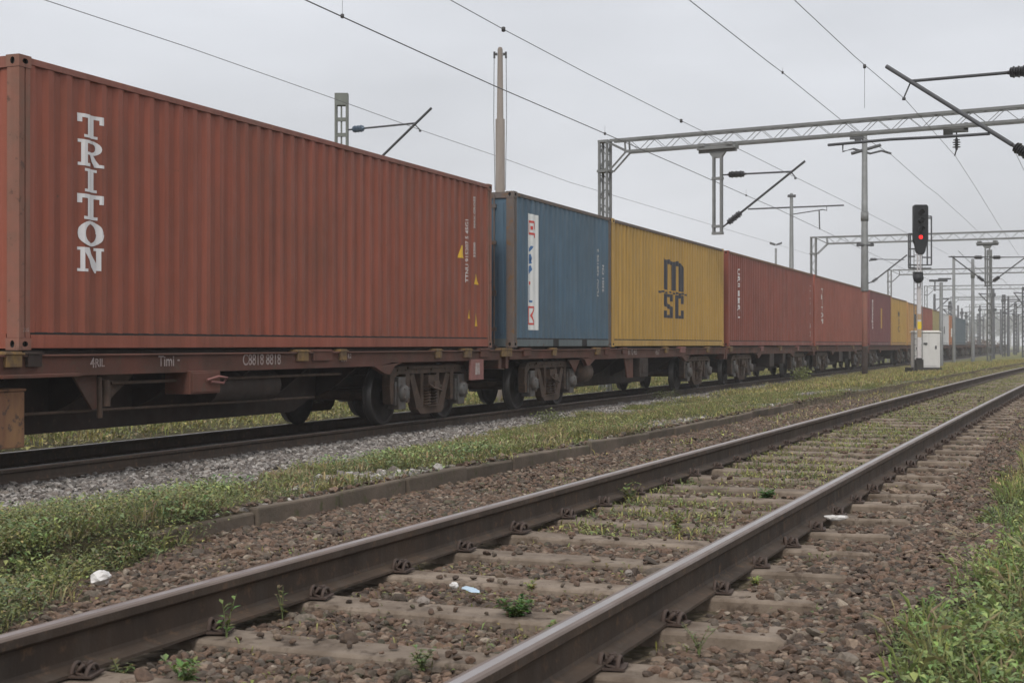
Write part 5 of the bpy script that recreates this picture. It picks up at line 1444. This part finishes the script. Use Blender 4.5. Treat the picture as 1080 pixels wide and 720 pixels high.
# masts behind the train
steel_mast(360.3, 100, 38.9, 0.36, 'greenish steel channel mast showing above the red TRITON container')
strut_set('small wire bracket on the greenish mast above the TRITON container', [(367, 137), (438, 130)], [(368, 199), (455, 114)], lambda x: 38.9 - 0.03*(x - 360)*0.5, 0.035, ('insul_blue', 0.10, 0.42), hook=((437, 131), (443, 137)))
Zp = 35.5
pm = tube_mast(527.5, 52, Zp, 0.135, 0.065, 'tall stepped pinkish grey concrete mast rising behind the blue container', step=(126, 0.118, 0.085))
m = MB(); zt = EYE + (363 - 57)/1500*Zp
for s in (-1, 1):
    m.box(*sorted((s*0.07, s*0.16)), -0.05, 0.05, zt - 0.03, zt + 0.02); m.box(*sorted((s*0.12, s*0.17)), -0.05, 0.05, zt - 0.10, zt + 0.05)
    m.tube([(s*0.15, 0, zt - 0.1), (s*0.16, 0, zt - 1.6), (s*0.13, 0, zt - 3.4)], 0.008, 5)
m.build('top_clamp', M['galv_dark'], pm)
# slim mast with long arm behind the train
pt = tube_mast(834.8, 204, 74.7, 0.17, 0.085, 'slim grey mast with long thin arm behind the brownish red container', 'galv')
Zq = 74.7; hz_ = lambda py: EYE + (363 - py)/1500*Zq; xx = lambda px: (px - 834.8)/1500*Zq
m = MB(); m.tube([(xx(789), 0, hz_(220.5)), (xx(890), 0, hz_(216.5))], 0.045, 6); m.build('long_arm', M['galv_dark'], pt)
m = MB(); m.tube([(xx(836), 0, hz_(226)), (xx(868), 0, hz_(221)), (xx(872), 0, hz_(222)), (xx(872), 0, hz_(217))], 0.03, 6); m.build('lower_arm', M['galv_dark'], pt)
m = MB(); m.tube([(xx(864), 0, hz_(222)), (xx(864.5), 0, hz_(242))], 0.035, 6); m.build('pull_rod', M['galv_dark'], pt)
m = MB(); m.box(xx(831), xx(839), -0.1, 0.1, hz_(208), hz_(205.5)); m.build('top_clamp', M['galv_dark'], pt)
# yard light far behind
Zl = 110; lp_ = tube_mast(818.3, 262, Zl, 0.12, 0.08, 'thin yard lamp post with two small heads above the brownish red container', 'galv'); zt = EYE + (363 - 259)/1500*Zl
for s in (-1, 1):
    m = MB(); m.prism([(0.05, 0), (0.45, 0.12), (0.45, 0.28), (0.05, 0.14)], lambda u, v, t: (s*u, t, v + zt), -0.15, 0.15); m.build('lamp_head', M['galv_dark'], lp_)

# mast standing in front of the train
Zm = 62.0
fm = tube_mast(912, 143, Zm, 0.17, 0.115, 'grey mast standing on the grass in front of the orange red container', 'galv', collar=[(233, 0.40, 0.17)], bottom=3.2)
m = MB(); m.lathe([(0.8, 0.125), (3.2, 0.12), (3.2, 0.0)], (0, 0, 0), (0, 0, 1), 12); m.build('rusty_shaft', M['mast_rust'], fm)
m = MB(); m.lathe([(-0.5, 0.14), (0.799, 0.13), (0.799, 0.0)], (0, 0, 0), (0, 0, 1), 12); m.build('dirty_base', M['grime'], fm)
hz_ = lambda py: EYE + (363 - py)/1500*Zm; xx = lambda px: (px - 912)/1500*Zm
m = MB(); m.box(xx(897), xx(910), -0.12, 0.12, hz_(147), hz_(139)); m.box(xx(902), xx(908), -0.1, 0.1, hz_(151), hz_(142)); m.tube([(xx(889), 0, hz_(152)), (xx(889), 0, hz_(160)), (xx(900), 0, hz_(157))], 0.04, 6)
m.tube([(xx(898), 0, hz_(162)), (xx(912), 0, hz_(158)), (xx(929), 0, hz_(153))], 0.07, 8); m.tube([(xx(900), 0, hz_(157)), (xx(918), 0, hz_(162)), (xx(930), 0, hz_(159)), (xx(940), 0, hz_(162))], 0.05, 6)
m.build('cross_arm', M['galv_dark'], fm)
m = MB(); m.tube([(xx(903), -0.1, hz_(258.5)), (xx(921), -0.1, hz_(258.5))], 0.06, 6); m.tube([(xx(905), -0.1, hz_(260)), (xx(905), -0.1, hz_(256))], 0.07, 6); m.tube([(xx(919), -0.1, hz_(260)), (xx(919), -0.1, hz_(256))], 0.07, 6); m.build('short_cross_arm', M['galv_dark'], fm)
m = MB(); m.tube([(xx(916), -0.1, hz_(275.0)), (xx(925), -0.1, hz_(273.7))], 0.03, 6); insulator(m, (xx(917), -0.1, hz_(273.5)), (xx(925), -0.1, hz_(273.5)), 0.07, 5); m.tube([(xx(925), -0.1, hz_(273.5)), (xx(953), -0.1, hz_(274))], 0.02, 6)
m.build('top_tube', M['galv_dark'], fm)
m = MB(); m.tube([(xx(914), -0.1, hz_(299)), (xx(920), -0.1, hz_(297))], 0.03, 6); insulator(m, (xx(919), -0.1, hz_(297.5)), (xx(925.5), -0.1, hz_(293)), 0.08, 5); m.tube([(xx(925), -0.1, hz_(293.3)), (xx(956), -0.1, hz_(269))], 0.035, 6); m.build('diagonal_tube', M['galv_dark'], fm)

# masts on the open side, farther on
def lat_mast(px, top, Z, wd, label, **k): return steel_mast(px, top, Z, wd, label, colr='galv', **k)
lat_mast(1043.5, 264, 82.0, 0.27, 'slotted steel mast standing between the far tracks below the second portal')
Zd2 = 78.5
r_ = drop_frame(1041.5, EYE + (363 - 257)/1500*Zd2, EYE + (363 - 302)/1500*Zd2, Zd2, 'double channel support hanging from the second portal')
strut_set('far bracket reaching to the signal side below the second portal', [(1039, 271.5), (1001, 271)], [(1040, 298), (1003, 270)], lambda x: Zd2, 0.035, ('insul', 0.12, 0.5))
strut_set('far bracket reaching away from the signal below the second portal', [(1044, 271.5), (1085, 271)], [(1045, 298.5), (1082, 271)], lambda x: Zd2, 0.035, ('insul', 0.12, 0.5))
tube_mast(1006, 270, 92, 0.12, 0.09, 'plain grey tube mast between the cabinet and the slotted mast', 'galv')
tube_mast(1026, 273, 86, 0.12, 0.095, 'plain grey mast just before the slotted mast', 'galv', collar=[(293, 0.5, 0.13)])
tm = tube_mast(992.7, 298, 68, 0.10, 0.08, 'thin mast with a flat T shaped top right behind the cabinet', 'galv')
z_ = EYE + (363 - 297)/1500*68; m = MB(); m.box(-0.55, 0.28, -0.1, 0.1, z_, z_ + 0.10); m.box(-0.12, 0.45, -0.1, 0.1, z_ + 0.10, z_ + 0.17); m.tube([(-0.30, 0, z_), (-0.30, 0, z_ - 0.45)], 0.03, 6); m.build('top_plate', M['galv_dark'], tm)
gm_ = 'distant masts crowding the station throat'
far_m = [(985.6, 310, 130), (1002, 318, 150), (1010.5, 322, 170), (1014.5, 325, 165), (1031.5, 331, 210), (1047.5, 304, 118), (1055.5, 326, 190), (1058.6, 311, 140), (1063.5, 313, 145), (1069.5, 327, 185),
         (1080, 303, 120), (1037, 334, 230), (1074, 331, 215), (1019, 329, 200), (1023, 334, 235), (1060, 341, 290), (1071, 320, 160), (1033.5, 322, 175)]
rr_ = random.Random(9)
for i, (px, py, Z) in enumerate(far_m):
    if i % 3 == 1:
        t = steel_mast(px, py, Z, 0.30, 'distant grey mast standing in the haze among many others', colr='galv_dark', group=gm_)
    else: t = tube_mast(px, py, Z, 0.16, 0.11, 'distant grey mast standing in the haze among many others', 'galv_dark', group=gm_)
    zt = EYE + (363 - py)/1500*Z
    m = MB(); w_ = rr_.uniform(0.8, 2.0); s = rr_.choice((-1, 1))
    m.tube([(0, 0, zt - 0.5), (s*w_, 0, zt - 0.45)], 0.05, 5); m.tube([(0, 0, zt - 1.6), (s*w_, 0, zt - 0.4)], 0.05, 5)
    if i % 2: m.box(-0.20, 0.16, -0.15, 0.15, zt - 0.7, zt - 0.4); m.box(-0.1, 0.24, -0.15, 0.15, zt - 1.9, zt - 1.65)
    m.build('bracket_arm', M['galv_dark'], t)

# ---- wires
def wire(pts, r, label, mat='wire', droppers=None, group=None):
    """pts: (px, py, Z) supports and middle points read off the photograph"""
    P = [at(*p) for p in pts]
    out = []
    for i in range(len(P) - 1):
        for t in np.linspace(0, 1, 5)[:-1]:
            out.append(P[i].lerp(P[i+1], float(t)))
    out.append(P[-1])
    o0 = out[0].copy()
    root = empty('overhead_wire', o0); tag(root, label, 'wire', group)
    m = MB(); m.tube([p - o0 for p in out], r, 5); m.build('cable', M[mat], root)
    for d in (droppers or []):
        p = at(*d[:3]); m = MB(); m.tube([p - o0, p - o0 + Vector((0, 0, d[3]))], 0.0035, 4); m.lathe([(-0.04, 0), (-0.03, 0.028), (0.03, 0.028), (0.04, 0)], p - o0, (0, 0, 1), 6); m.build('dropper', M['wire'], root)
    return root
def wz(px, d, k=1125.0):     # distance of a line parallel to the train, d metres to its side
    return 1500*d/(CT*(k - px))
def pw(px, py, d, k=1125.0): return (px, py, wz(px, d, k))
# dark wire over the train
wire([pw(262, -27, 10.7), pw(322, 0, 10.7), pw(390, 31, 10.7), pw(456, 61, 10.7), pw(520, 90, 10.7), pw(600, 124.5, 10.7), pw(717, 175, 10.7), pw(787, 206, 10.7), pw(817, 219, 10.7), pw(870, 244, 10.7), pw(950, 282, 10.7), pw(1040, 321, 10.7)], 0.0105,
     'thick dark wire running above the train from behind the tall concrete mast', droppers=[(*pw(361, 17, 10.7), 0.35), (*pw(638, 141, 10.7), 0.2), (*pw(787, 206, 10.7), 0.2)])
wire([pw(-20, -24, 15.7), pw(47, 0, 15.7), pw(200, 50.5, 15.7), pw(352, 104, 15.7), pw(443, 137, 15.7), pw(535, 168.5, 15.7), pw(600, 192, 15.7), pw(720, 228, 15.7), pw(860, 270, 15.7)], 0.0075, 'thin wire on the bracket above the TRITON container', 'wire_far')
wire([pw(420, -28, 8.1, 1165), pw(475, 0, 8.0, 1165), pw(531, 31, 7.9, 1165), pw(620, 78, 7.75, 1165), pw(718.5, 127.5, 7.5, 1165), pw(787, 161, 7.4, 1165), pw(839, 187, 7.35, 1165), pw(900, 217, 7.4, 1165), pw(1000, 268, 7.4, 1165)], 0.006, 'thin grey wire held by the bracket of the nearest portal', 'wire_far',
     droppers=[(*pw(531, 31, 7.9, 1165), 0.01), (*pw(718.5, 127.5, 7.5, 1165), 0.01)])
wire([pw(700, -22, 7.5, 1165), pw(727, 0, 7.45, 1165), pw(810, 65, 7.4, 1165), pw(826, 77, 7.4, 1165), pw(905, 141, 7.4, 1165), pw(940, 163, 7.4, 1165), pw(977, 196, 7.4, 1165), pw(988, 204, 7.4, 1165), pw(1020, 233, 7.4, 1165), pw(1050, 262, 7.2, 1165)], 0.009, 'dark wire leading down to the arm of the grey mast in front of the train',
     droppers=[(*pw(825.5, 76.5, 7.4, 1165), 0.12)])
wire([(815, -20, 19.5), (838, 0, 20.5), (870, 30, 22.5), (902, 60, 24.5), (954, 104, 28.0), (970, 122, 31), (1008, 165, 38.6), (1030, 199, 46), (1052, 235, 56), (1075, 270, 75)], 0.006, 'thin wire through the clamp of the big near bracket, then the hanging insulator', 'wire_far',
     droppers=[(912, 70, 24.6, -0.72)])
wire([(1066, 150, 27), (1085, 190, 34)], 0.005, 'short faint wire behind the big ribbed insulator', 'wire_far')
# wires between the far portals
wire([(1000, 270.5, 78), (1060, 271.0, 78), (1110, 271, 78)], 0.018, 'straight cross wire with insulators under the second portal', 'wire')
for k, (z, yy) in enumerate(((5.6, 153), (5.6, 189), (5.4, 226))):
    root = empty('overhead_wire', (-12, yy - 1, z)); m = MB(); m.tube([(0, 0, 0), (22, 0, 0)], 0.03, 5); m.build('cable', M['galv_dark'], root)
    tag(root, 'cross wire under a distant portal in the haze', 'wire', 'cross wires of the distant portals')
for k, (x, z, lab) in enumerate(((-6.4, 5.9, 'distant lengthwise wire sagging toward the haze above the grass strip'), (0.6, 5.5, 'distant lengthwise wire above the open track'), (5.5, 5.6, 'distant lengthwise wire beyond the open track'))):
    ptsw = []
    for yy in range(80, 340, 6): ptsw.append((x - 0 + float(xc(yy))*0.4, yy, z - 0.35*math.sin(PI*((yy - 80) % 36)/36)))
    root = empty('overhead_wire', ptsw[0]); m = MB(); m.tube([Vector(p) - Vector(ptsw[0]) for p in ptsw], 0.015, 5); m.build('cable', M['wire_far'], root); tag(root, lab, 'wire')

# ---- signal post
ZS = 55.5
ps = at(969.3, 363, ZS)
GZ = float(ground_h(ps.x, ps.y))
root = empty('signal_post', (ps.x, ps.y, 0), TH)
tag(root, 'railway signal showing red light on a whitish post in front of the cabinet', 'signal')
hz_ = lambda py: EYE + (363 - py)/1500*ZS; xx = lambda px: (px - 969.3)/1500*ZS
m = MB(); m.box(-0.14, 0.14, -0.14, 0.14, GZ - 0.1, hz_(379)); m.box(-0.10, 0.10, -0.10, 0.10, hz_(379), hz_(377.5)); m.build('base', M['plinth'], root, bevel=0.01)
m = MB()
for s in (-1, 1): m.box(*sorted((s*0.075, s*0.045)), -0.045, 0.045, hz_(379), hz_(266))
n = 26
for k in range(n):
    a, b = hz_(378) + (hz_(268) - hz_(378))*k/n, hz_(378) + (hz_(268) - hz_(378))*(k + 1)/n
    m.bar((-0.05, -0.04, a if k % 2 else b), (0.05, -0.04, b if k % 2 else a), 0.02, 0.01); m.bar((-0.05, 0.04, a), (0.05, 0.04, a), 0.02, 0.01)
m.build('post', M['signal_post'], root)
m = MB(); m.box(-0.072, 0.072, -0.052, -0.046, hz_(377), hz_(302)); m.build('front_plate', M['signal_post'], root)
m = MB(); m.box(-0.077, 0.077, -0.058, -0.0525, hz_(347), hz_(339)); m.build('yellow_band', M['signal_yellow'], root)
for za_, zb__ in ((355.5, 347.5), (337, 331)):
    m = MB(); m.box(-0.077, 0.077, -0.058, -0.0525, hz_(za_), hz_(zb__)); m.build('tan_band', M['signal_tan'], root)
# head
m = MB(); a = 0.29
prof = [(-a, 0), (-a, 1.22), (-a + 0.06, 1.28), (a - 0.06, 1.28), (a, 1.22), (a, 0), (a*0.78, -0.12), (a*0.6, -0.38), (a*0.35, -0.48), (-a*0.35, -0.48), (-a*0.6, -0.38), (-a*0.78, -0.12)]
zh = hz_(254); sc_ = (hz_(216) - zh)/1.28
m.prism([(u, zh + v*sc_) for u, v in prof], lambda u, v, t: (u + xx(970.7), t, v), -0.10, 0.10)
hd = m.build('signal_head', M['black'], root, bevel=0.015)
cx = xx(970.5)
for i, py in enumerate((224, 233, 242, 250.2)):
    zc = hz_(py); m = MB()
    m.lathe([(0, 0.105), (-0.22, 0.115), (-0.22, 0.105), (0, 0.095)], (cx, -0.10, zc), (0, 1, 0), 16)
    # hood open at the bottom
    m.build('hood', M['black'], hd) if i != 3 else m.lathe([(0, 0.0), (0.01, 0.0)], (cx, -0.1, zc), (0, 1, 0), 8)
    m = MB(); m.lathe([(0, 0.0), (-0.012, 0.05), (0, 0.074)], (cx, -0.108, zc), (0, 1, 0), 16); m.build('lens', M['red_light'] if i == 3 else M['black'], hd)
m = MB()   # lower dark signal
zc = hz_(293.5); m.lathe([(0.12, 0.0), (0.10, 0.15), (-0.02, 0.20), (-0.14, 0.185), (-0.16, 0.0)], (xx(967), -0.16, zc), (0, 1, 0), 18); m.box(xx(962.2), xx(971.8), -0.24, -0.05, zc + 0.02, zc + 0.24)
m.build('lower_signal', M['black'], root)
# maintenance cage and ladder behind the head
m = MB(); r0 = 0.030
xa, xb, xd = xx(961.2), xx(980), xx(984.4)
for x_ in (xb, xd): m.tube([(x_, 0.25, hz_(227.5)), (x_, 0.25, hz_(279))], r0, 6)
for z in (227.5, 229.5, 271, 279): m.tube([(xx(975), 0.25, hz_(z)), (xd, 0.25, hz_(z))], r0, 6)
for x_ in (xx(960.2), xx(962)): m.tube([(x_, 0.25, hz_(246)), (x_, 0.25, hz_(282))], r0, 6)
for z in (246, 262, 270, 282): m.tube([(xx(960.2), 0.25, hz_(z)), (xx(967), 0.25, hz_(z))], r0, 6)
for z in (279, 282.5): m.tube([(xx(960.2), 0.27, hz_(z)), (xd, 0.27, hz_(z))], r0, 6)
m.build('cage', M['galv_dark'], root)
m = MB()
for s in (-1, 1): m.tube([(s*0.16 + 0.05, 0.30, GZ), (s*0.16 + 0.05, 0.30, hz_(262))], 0.016, 6)
for k in range(22): m.tube([(-0.11, 0.30, 0.2 + k*0.22), (0.21, 0.30, 0.2 + k*0.22)], 0.010, 5)
m.build('ladder', M['galv'], root)

# ---- cabinet
ZC = 57.0
pc = at(977.0, 363, ZC); root = empty('relay_cabinet', (pc.x, pc.y, 0), TH)
tag(root, 'off white relay cabinet with pale lid on dark plinth behind the signal post', 'cabinet')
hz_ = lambda py: EYE + (363 - py)/1500*ZC; xx = lambda px: (px - 977.0)/1500*ZC
gz = float(ground_h(pc.x, pc.y))
zb_ = hz_(387.5); zt_ = hz_(350.5)
m = MB(); m.box(xx(965.2), xx(991.5), 0.0, 0.62, zb_, zt_); bd = m.build('body', M['cabinet'], root, bevel=0.012)
m = MB(); m.box(xx(964.4), xx(992.4), -0.05, 0.68, zt_ + 0.001, zt_ + 0.035); m.box(xx(965.6), xx(991), -0.01, 0.63, zt_ + 0.036, zt_ + 0.075); m.build('lid', M['cabinet_top'], root, bevel=0.008)
m = MB(); m.box(xx(959.5), xx(991.5), -0.30, 0.72, gz - 0.2, zb_ - 0.002); m.build('plinth', M['plinth'], root, bevel=0.02)
m = MB(); m.box(xx(971.5), xx(988.2), -0.016, -0.001, zb_ + 0.06, zt_ - 0.05); dr = m.build('cabinet_door', M['cabinet'], root, bevel=0.006)
m = MB(); m.box(xx(973.8), xx(978.0), -0.03, -0.017, hz_(363.3), hz_(361.3)); m.box(xx(975.5), xx(977), -0.045, -0.017, hz_(363.8), hz_(362)); m.build('handle', M['galv_dark'], dr)
m = MB(); m.box(xx(986.0), xx(987.8), -0.03, -0.017, hz_(368), hz_(364.5)); m.build('lock_plate', M['galv_dark'], dr)
m = MB(); m.box(xx(966.0), xx(967.2), -0.02, -0.001, hz_(368.5), hz_(366)); m.build('vent', M['galv_dark'], root)

# ---- trees and shrubs far away
def tree(px, Z, h, w_, label, seed, dens=420, colr=(0.075, 0.075, 0.055), leaf=0.5, group=None, kind='hazy_tree'):
    p = at(px, 363, Z); gz_ = float(ground_h(p.x, p.y)); r = np.random.default_rng(seed); rd = random.Random(seed)
    root = empty(kind, (p.x, p.y, gz_)); tag(root, label, 'tree', group)
    m = MB(); tips = []
    m.tube([(0, 0, -0.3), (rd.uniform(-.2, .2), 0, h*0.35), (rd.uniform(-.3, .3), 0, h*0.6), (0, 0, h*0.92)], [h*0.028, h*0.022, h*0.014, 0.02], 6)
    for k in range(16):
        z0 = h*rd.uniform(0.22, 0.75); a = rd.uniform(0, 2*PI); L_ = w_*0.5*rd.uniform(0.5, 1.0)
        q = Vector((math.cos(a)*L_, math.sin(a)*L_, z0 + L_*rd.uniform(0.4, 1.0))); q.z = min(q.z, h*0.95)
        m.tube([(0, 0, z0), tuple(q*0.5 + Vector((0, 0, z0*0.5 - 0.1))), tuple(q)], [h*0.010, h*0.007, 0.015], 4); tips.append(q)
    m.build('trunk', M['bark'], root)
    n = dens; ci = r.integers(0, len(tips), n); T = np.array([t[:] for t in tips])
    c = T[ci]*r.uniform(0.45, 1.05, (n, 1)) + r.normal(size=(n, 3))*w_*0.085; c[:, 2] = np.clip(T[ci, 2] + r.normal(size=n)*h*0.09, h*0.18, h)
    nrm = r.normal(size=(n, 3)); nrm /= np.linalg.norm(nrm, axis=1)[:, None]; t1 = np.cross(nrm, [0.3, 0.5, 0.81]); t1 /= np.linalg.norm(t1, axis=1)[:, None]; t2 = np.cross(nrm, t1)
    s = leaf*r.uniform(0.4, 1.1, (n, 1))
    Vv = np.stack([c - t1*s, c + t2*s*0.7, c + t1*s, c - t2*s*0.7], 1).reshape(-1, 3); Fv = np.arange(4*n).reshape(-1, 4)
    me = fast_mesh('crown', Vv, Fv, M['leaf']); set_color(me, 'tint', np.repeat(np.array(colr)*r.uniform(0.6, 1.4, (n, 1)), 4, axis=0))
    link(bpy.data.objects.new('crown', me), root); return root
gt = 'hazy trees closing the view behind the masts'
for i, (px, Z, h, w_) in enumerate([(1023, 330, 5.6, 8), (1032, 370, 7.0, 9), (1040, 400, 9.5, 10), (1048, 380, 7.5, 10), (1057, 420, 9.0, 11), (1066, 400, 7.0, 10), (1075, 440, 9.5, 12), (1085, 420, 8.0, 12), (1014, 360, 5.5, 8), (1095, 400, 8.5, 11), (1110, 430, 9.0, 12)]):
    tree(px, Z*1.9, h*1.9, w_*1.9, 'bare looking grey tree fading in the haze behind the masts', 200 + i, leaf=0.9, group=gt)
def shrub(px, Z, h, w_, label, seed, colr, group=None):
    p = at(px, 363, Z); gz_ = float(ground_h(p.x, p.y)); r = np.random.default_rng(seed)
    root = empty('shrub', (p.x, p.y, gz_)); tag(root, label, 'shrub', group)
    n = 500; u = r.normal(size=(n, 3)); u /= np.linalg.norm(u, axis=1)[:, None]; rad = r.random(n)**0.5
    lump = 1 + 0.3*np.sin(u[:, 0]*5 + seed) * np.sin(u[:, 1]*4)
    c = u*rad[:, None]*lump[:, None]*np.array([w_/2, w_/2, h*0.5]) + np.array([0, 0, h*0.5])
    nrm = r.normal(size=(n, 3)); nrm /= np.linalg.norm(nrm, axis=1)[:, None]; t1 = np.cross(nrm, [0.3, 0.5, 0.81]); t1 /= np.linalg.norm(t1, axis=1)[:, None]; t2 = np.cross(nrm, t1); s = h*0.07*r.uniform(0.5, 1.3, (n, 1))
    Vv = np.stack([c - t1*s, c + t2*s*0.6, c + t1*s, c - t2*s*0.6], 1).reshape(-1, 3)
    me = fast_mesh('foliage', Vv, np.arange(4*n).reshape(-1, 4), M['leaf']); set_color(me, 'tint', np.repeat(np.array(colr)*r.uniform(0.6, 1.5, (n, 1)), 4, axis=0)); link(bpy.data.objects.new('foliage', me), root)
    m = MB()
    for k in range(6): a = k*1.05 + seed; m.tube([(0, 0, -0.1), (math.cos(a)*w_*0.2, math.sin(a)*w_*0.2, h*0.6)], [0.02*min(1, h), 0.008*h], 4)
    m.build('stem', M['bark'], root)
for i, (px, Z, h, w_) in enumerate([(1020, 215, 2.6, 6), (1027, 225, 2.2, 6), (1035, 235, 2.0, 6), (1043, 255, 2.4, 7)]):
    shrub(px, Z, h, w_, 'brownish shrub behind the empty wagons at the tail of the train', 300 + i, (0.11, 0.075, 0.05), 'brown shrubs behind the tail of the train')
# weeds and small shrub by the bogies farther along
for i, (px, py, Z, h, w_, c, lab) in enumerate([(845, 386, 52, 0.6, 0.8, (0.16, 0.18, 0.06), 'small green bush growing beside the bogie under the brownish red container'), (700, 398, 36, 0.30, 1.1, (0.10, 0.11, 0.045), 'low dark weeds clump beside the rail under the yellow container'),
                                                (580, 428, 24.5, 0.28, 0.8, (0.12, 0.14, 0.05), 'small dry weeds clump beside the rail under the blue container')]):
    shrub(px, Z, h, w_, lab, 320 + i, c)

# ------------------------------------------------------------------ haze
m = MB(); m.box(-1540, 1540, -340, 1540, -2.2, 19.5)
hz_o = m.build('haze', [], None)
hm = bpy.data.materials.new('haze_air'); hm.use_nodes = True
nt = hm.node_tree; nt.nodes.clear(); o_ = N(nt, 'ShaderNodeOutputMaterial'); v_ = N(nt, 'ShaderNodeVolumePrincipled')
v_.inputs['Color'].default_value = (0.93, 0.94, 0.97, 1); v_.inputs['Density'].default_value = 0.0009; v_.inputs['Anisotropy'].default_value = 0.1
nt.links.new(v_.outputs[0], o_.inputs['Volume']); hz_o.data.materials.append(hm); tag(hz_o, kind='stuff')
hz_o["label"] = 'thin grey haze filling the air over the station'; hz_o["category"] = 'haze'
